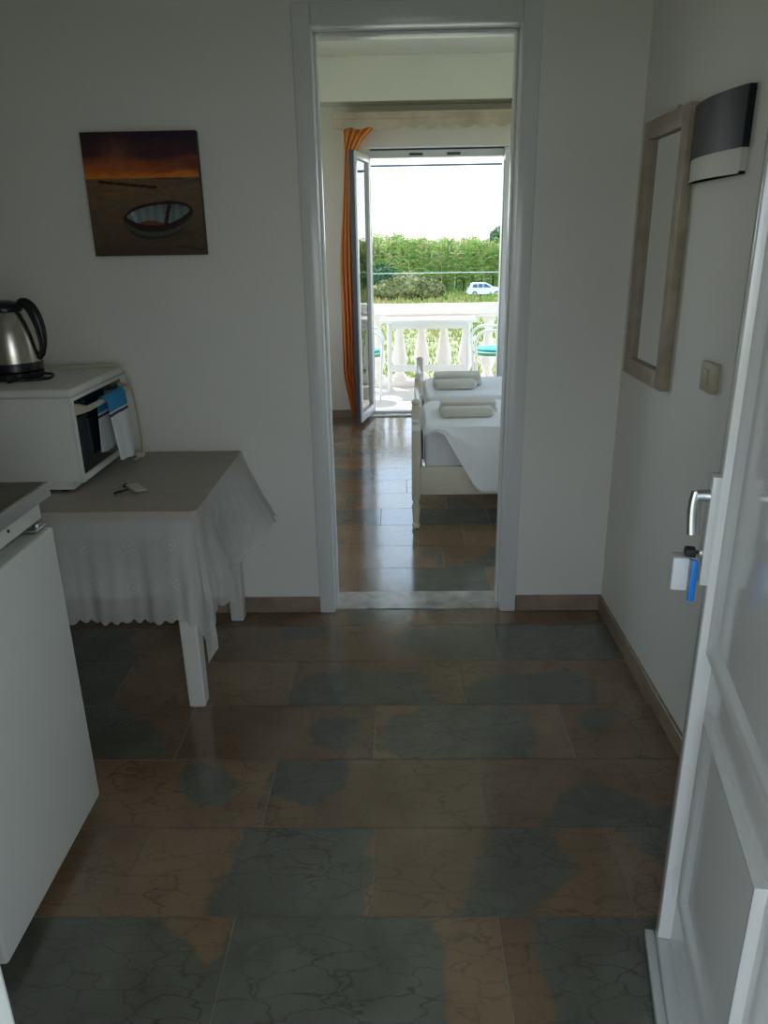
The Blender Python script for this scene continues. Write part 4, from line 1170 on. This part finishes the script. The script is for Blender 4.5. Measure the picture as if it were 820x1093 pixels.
# car
def car():
    t = empty('car', 'pale blue hatchback car parked at the field edge before the reeds', 'car', (9.95, 88, GZ), 0)
    def cp(name, bm, m, smooth=True, parent=t): return obj(name, bm, m, parent, smooth)
    prof = [(-1.92, .28), (-1.98, .55), (-1.95, .82), (-1.88, .96), (-1.62, 1.36), (-1.35, 1.46), (-.5, 1.49), (.15, 1.43), (.85, 1.02), (1.55, .90), (1.86, .72), (1.93, .45), (1.88, .26)]
    b = B(); W_ = .80
    A = []
    for sx in (-1, -.93, .93, 1):
        ins = .06 if abs(sx) == 1 else 0
        A.append([b.verts.new((x*(1-ins*.25), sx*W_*(1 if z < .95 else 1-.22*(z-.95)/.54), .26+(z-.26)*(1-ins*.6) if z > .9 else z)) for x, z in prof])
    n = len(prof)
    for a, c in zip(A, A[1:]):
        for k in range(n): b.faces.new((a[k], a[(k+1) % n], c[(k+1) % n], c[k]))
    b.faces.new(A[0]); b.faces.new(A[-1])
    body = cp('body', b, 'car')
    for poly in ([(-1.50, 1.00), (-1.40, 1.33), (-.95, 1.37), (-.88, .99)], [(-.80, .99), (-.86, 1.37), (-.35, 1.38), (-.30, .99)], [(-.22, .99), (-.26, 1.38), (.10, 1.35), (.62, .99)]):
        for s in (-1, 1):
            b = B(); prism(b, poly, lambda p, h, s=s: (p[0], s*(.80*(1-.22*(p[1]-.95)/.54)+h), p[1]), -.02, .012); cp('side_window', b, 'carglass', False)
    b = B(); prism(b, [(-.6, 0), (.6, 0), (.54, .36), (-.54, .36)], lambda p, h: (-1.885+p[1]*.62-h, p[0], 1.0+p[1]), -.02, .02); cp('rear_window', b, 'carglass', False)
    b = B(); prism(b, [(-.62, 0), (.62, 0), (.55, .36), (-.55, .36)], lambda p, h: (.82-p[1]*1.72+h, p[0], 1.05+p[1]), -.02, .02); cp('windscreen', b, 'carglass', False)
    for x in (-1.22, 1.22):
        for s in (-1, 1):
            b = B(); q = B(); lathe(q, [(.05, -.09), (.26, -.09), (.30, -.06), (.30, .06), (.26, .09), (.05, .09)], 0, 0, 24)
            for v in q.verts: v.co = Vector((x+v.co.x, s*.74+v.co.z, .30+v.co.y))
            merge(b, q); w_ = cp('wheel', b, 'tyre')
            b = B(); q = B(); lathe(q, [(.0001, .10), (.17, .098), (.18, .085)], 0, 0, 20)
            for v in q.verts: v.co = Vector((x+v.co.x, s*(.74+v.co.z), .30+v.co.y))
            merge(b, q); obj('hubcap', b, 'trim', w_, True)
    for s in (-1, 1):
        b = B(); box(b, -1.975, -1.84, s*.62-.10, s*.62+.10, .72, .98, .02); cp('tail_lamp', b, 'red')
        b = B(); box(b, 1.76, 1.90, s*.58-.12, s*.58+.12, .62, .76, .02); cp('headlamp', b, 'trim')
    b = B(); box(b, -2.02, -1.9, -.72, .72, .34, .52, .03); cp('bumper', b, 'car')
    return t
car()

# overhead cables
def cable(name, y, z0, z1, r, m, label, sag=.15, x0=-30, x1=45):
    b = B(); pts = []
    for i in range(41):
        f = i/40; pts.append((x0+(x1-x0)*f, y, z0+(z1-z0)*f-sag*4*f*(1-f)))
    tube(b, pts, r, 8); tag(obj(name, b, m, None, True), label, 'cable', 'overhead cables')
cable('overhead_cable', 16, 3.02, 3.00, .021, 'wire', 'dark overhead cable crossing the sky beyond the balcony')
cable('overhead_cable', 14, 1.10, 1.06, .005, 'lwire', 'thin pale cable crossing in front of the reeds')

# ---------------------------------------------------------------- light
w = bpy.data.worlds.new('World'); sc.world = w; w.use_nodes = True
nt = w.node_tree; bg = nt.nodes['Background']
tc = nt.nodes.new('ShaderNodeTexCoord'); sp = nt.nodes.new('ShaderNodeSeparateXYZ'); nt.links.new(tc.outputs['Generated'], sp.inputs[0])
rp = nt.nodes.new('ShaderNodeValToRGB'); el = rp.color_ramp.elements
mr = nt.nodes.new('ShaderNodeMapRange'); mr.inputs['From Min'].default_value = -1; nt.links.new(sp.outputs[2], mr.inputs['Value'])
nt.links.new(mr.outputs[0], rp.inputs['Fac'])
el[0].position = .49; el[0].color = (.45, .48, .42, 1); el[1].position = .50; el[1].color = (.97, .97, .96, 1)
for p, c in ((.545, (.88, .93, .98)), (.60, (.68, .84, 1.0)), (.72, (.58, .78, 1.0)), (1.0, (.42, .66, 1.0))):
    e = el.new(p); e.color = (*c, 1)
nt.links.new(rp.outputs[0], bg.inputs['Color']); bg.inputs['Strength'].default_value = 2.05

sd = bpy.data.lights.new('sun', 'SUN'); sd.energy = 3.6; sd.angle = .009; sd.color = (1, .95, .86)
so = bpy.data.objects.new('sun', sd); COL.objects.link(so)
el_, az_ = math.radians(58), math.radians(-28)       # sun stands beyond the balcony, a little to the left
to_sun = Vector((math.sin(az_)*math.cos(el_), math.cos(az_)*math.cos(el_), math.sin(el_)))
so.rotation_euler = to_sun.to_track_quat('Z', 'Y').to_euler(); so.location = (0, 12, 12)

def portal(name, loc, rot, sx, sy):
    l = bpy.data.lights.new(name, 'AREA'); l.shape = 'RECTANGLE'; l.size = sx; l.size_y = sy; l.cycles.is_portal = True
    o = bpy.data.objects.new(name, l); COL.objects.link(o); o.location = loc; o.rotation_euler = rot
portal('portal_balcony', ((BX0+BX1)/2, YW1+.02, 1.08), (-PI/2, 0, 0), 1.14, 2.15)
portal('portal_entrance', ((EX0+EX1)/2, YF0-.02, 1.06), (PI/2, 0, 0), .70, 2.12)
portal('portal_bedroom_left', (RX0-.16, (PY0+PY1)/2, (PZ0+PZ1)/2), (0, -PI/2, 0), PZ1-PZ0, PY1-PY0)
portal('portal_bedroom', (RX1+.16, (QY0+QY1)/2, (QZ0+QZ1)/2), (0, PI/2, 0), QZ1-QZ0, QY1-QY0)

# ---------------------------------------------------------------- camera
cam = bpy.data.cameras.new('camera'); co = bpy.data.objects.new('camera', cam); COL.objects.link(co)
r_ = Vector((.999752, .015149, -.016324)); u_ = Vector((.010265, .33706, .941427)); f_ = Vector((-.019764, .941361, -.336821))
co.matrix_world = Matrix(((r_.x, u_.x, -f_.x, 0), (r_.y, u_.y, -f_.y, 0), (r_.z, u_.z, -f_.z, 1.44), (0, 0, 0, 1)))
cam.sensor_fit = 'VERTICAL'; cam.sensor_height = 24; cam.lens = 24*800/1093; cam.clip_start = .02; cam.clip_end = 600
sc.camera = co

sc.view_settings.view_transform = 'Standard'; sc.view_settings.look = 'None'
sc.view_settings.exposure = .78; sc.view_settings.gamma = 1; sc.view_settings.use_curve_mapping = False
cy = sc.cycles; cy.use_denoising = True; cy.max_bounces = 14; cy.diffuse_bounces = 8; cy.glossy_bounces = 6; cy.transparent_max_bounces = 12
cy.sample_clamp_indirect = 6; cy.caustics_reflective = False; cy.caustics_refractive = False
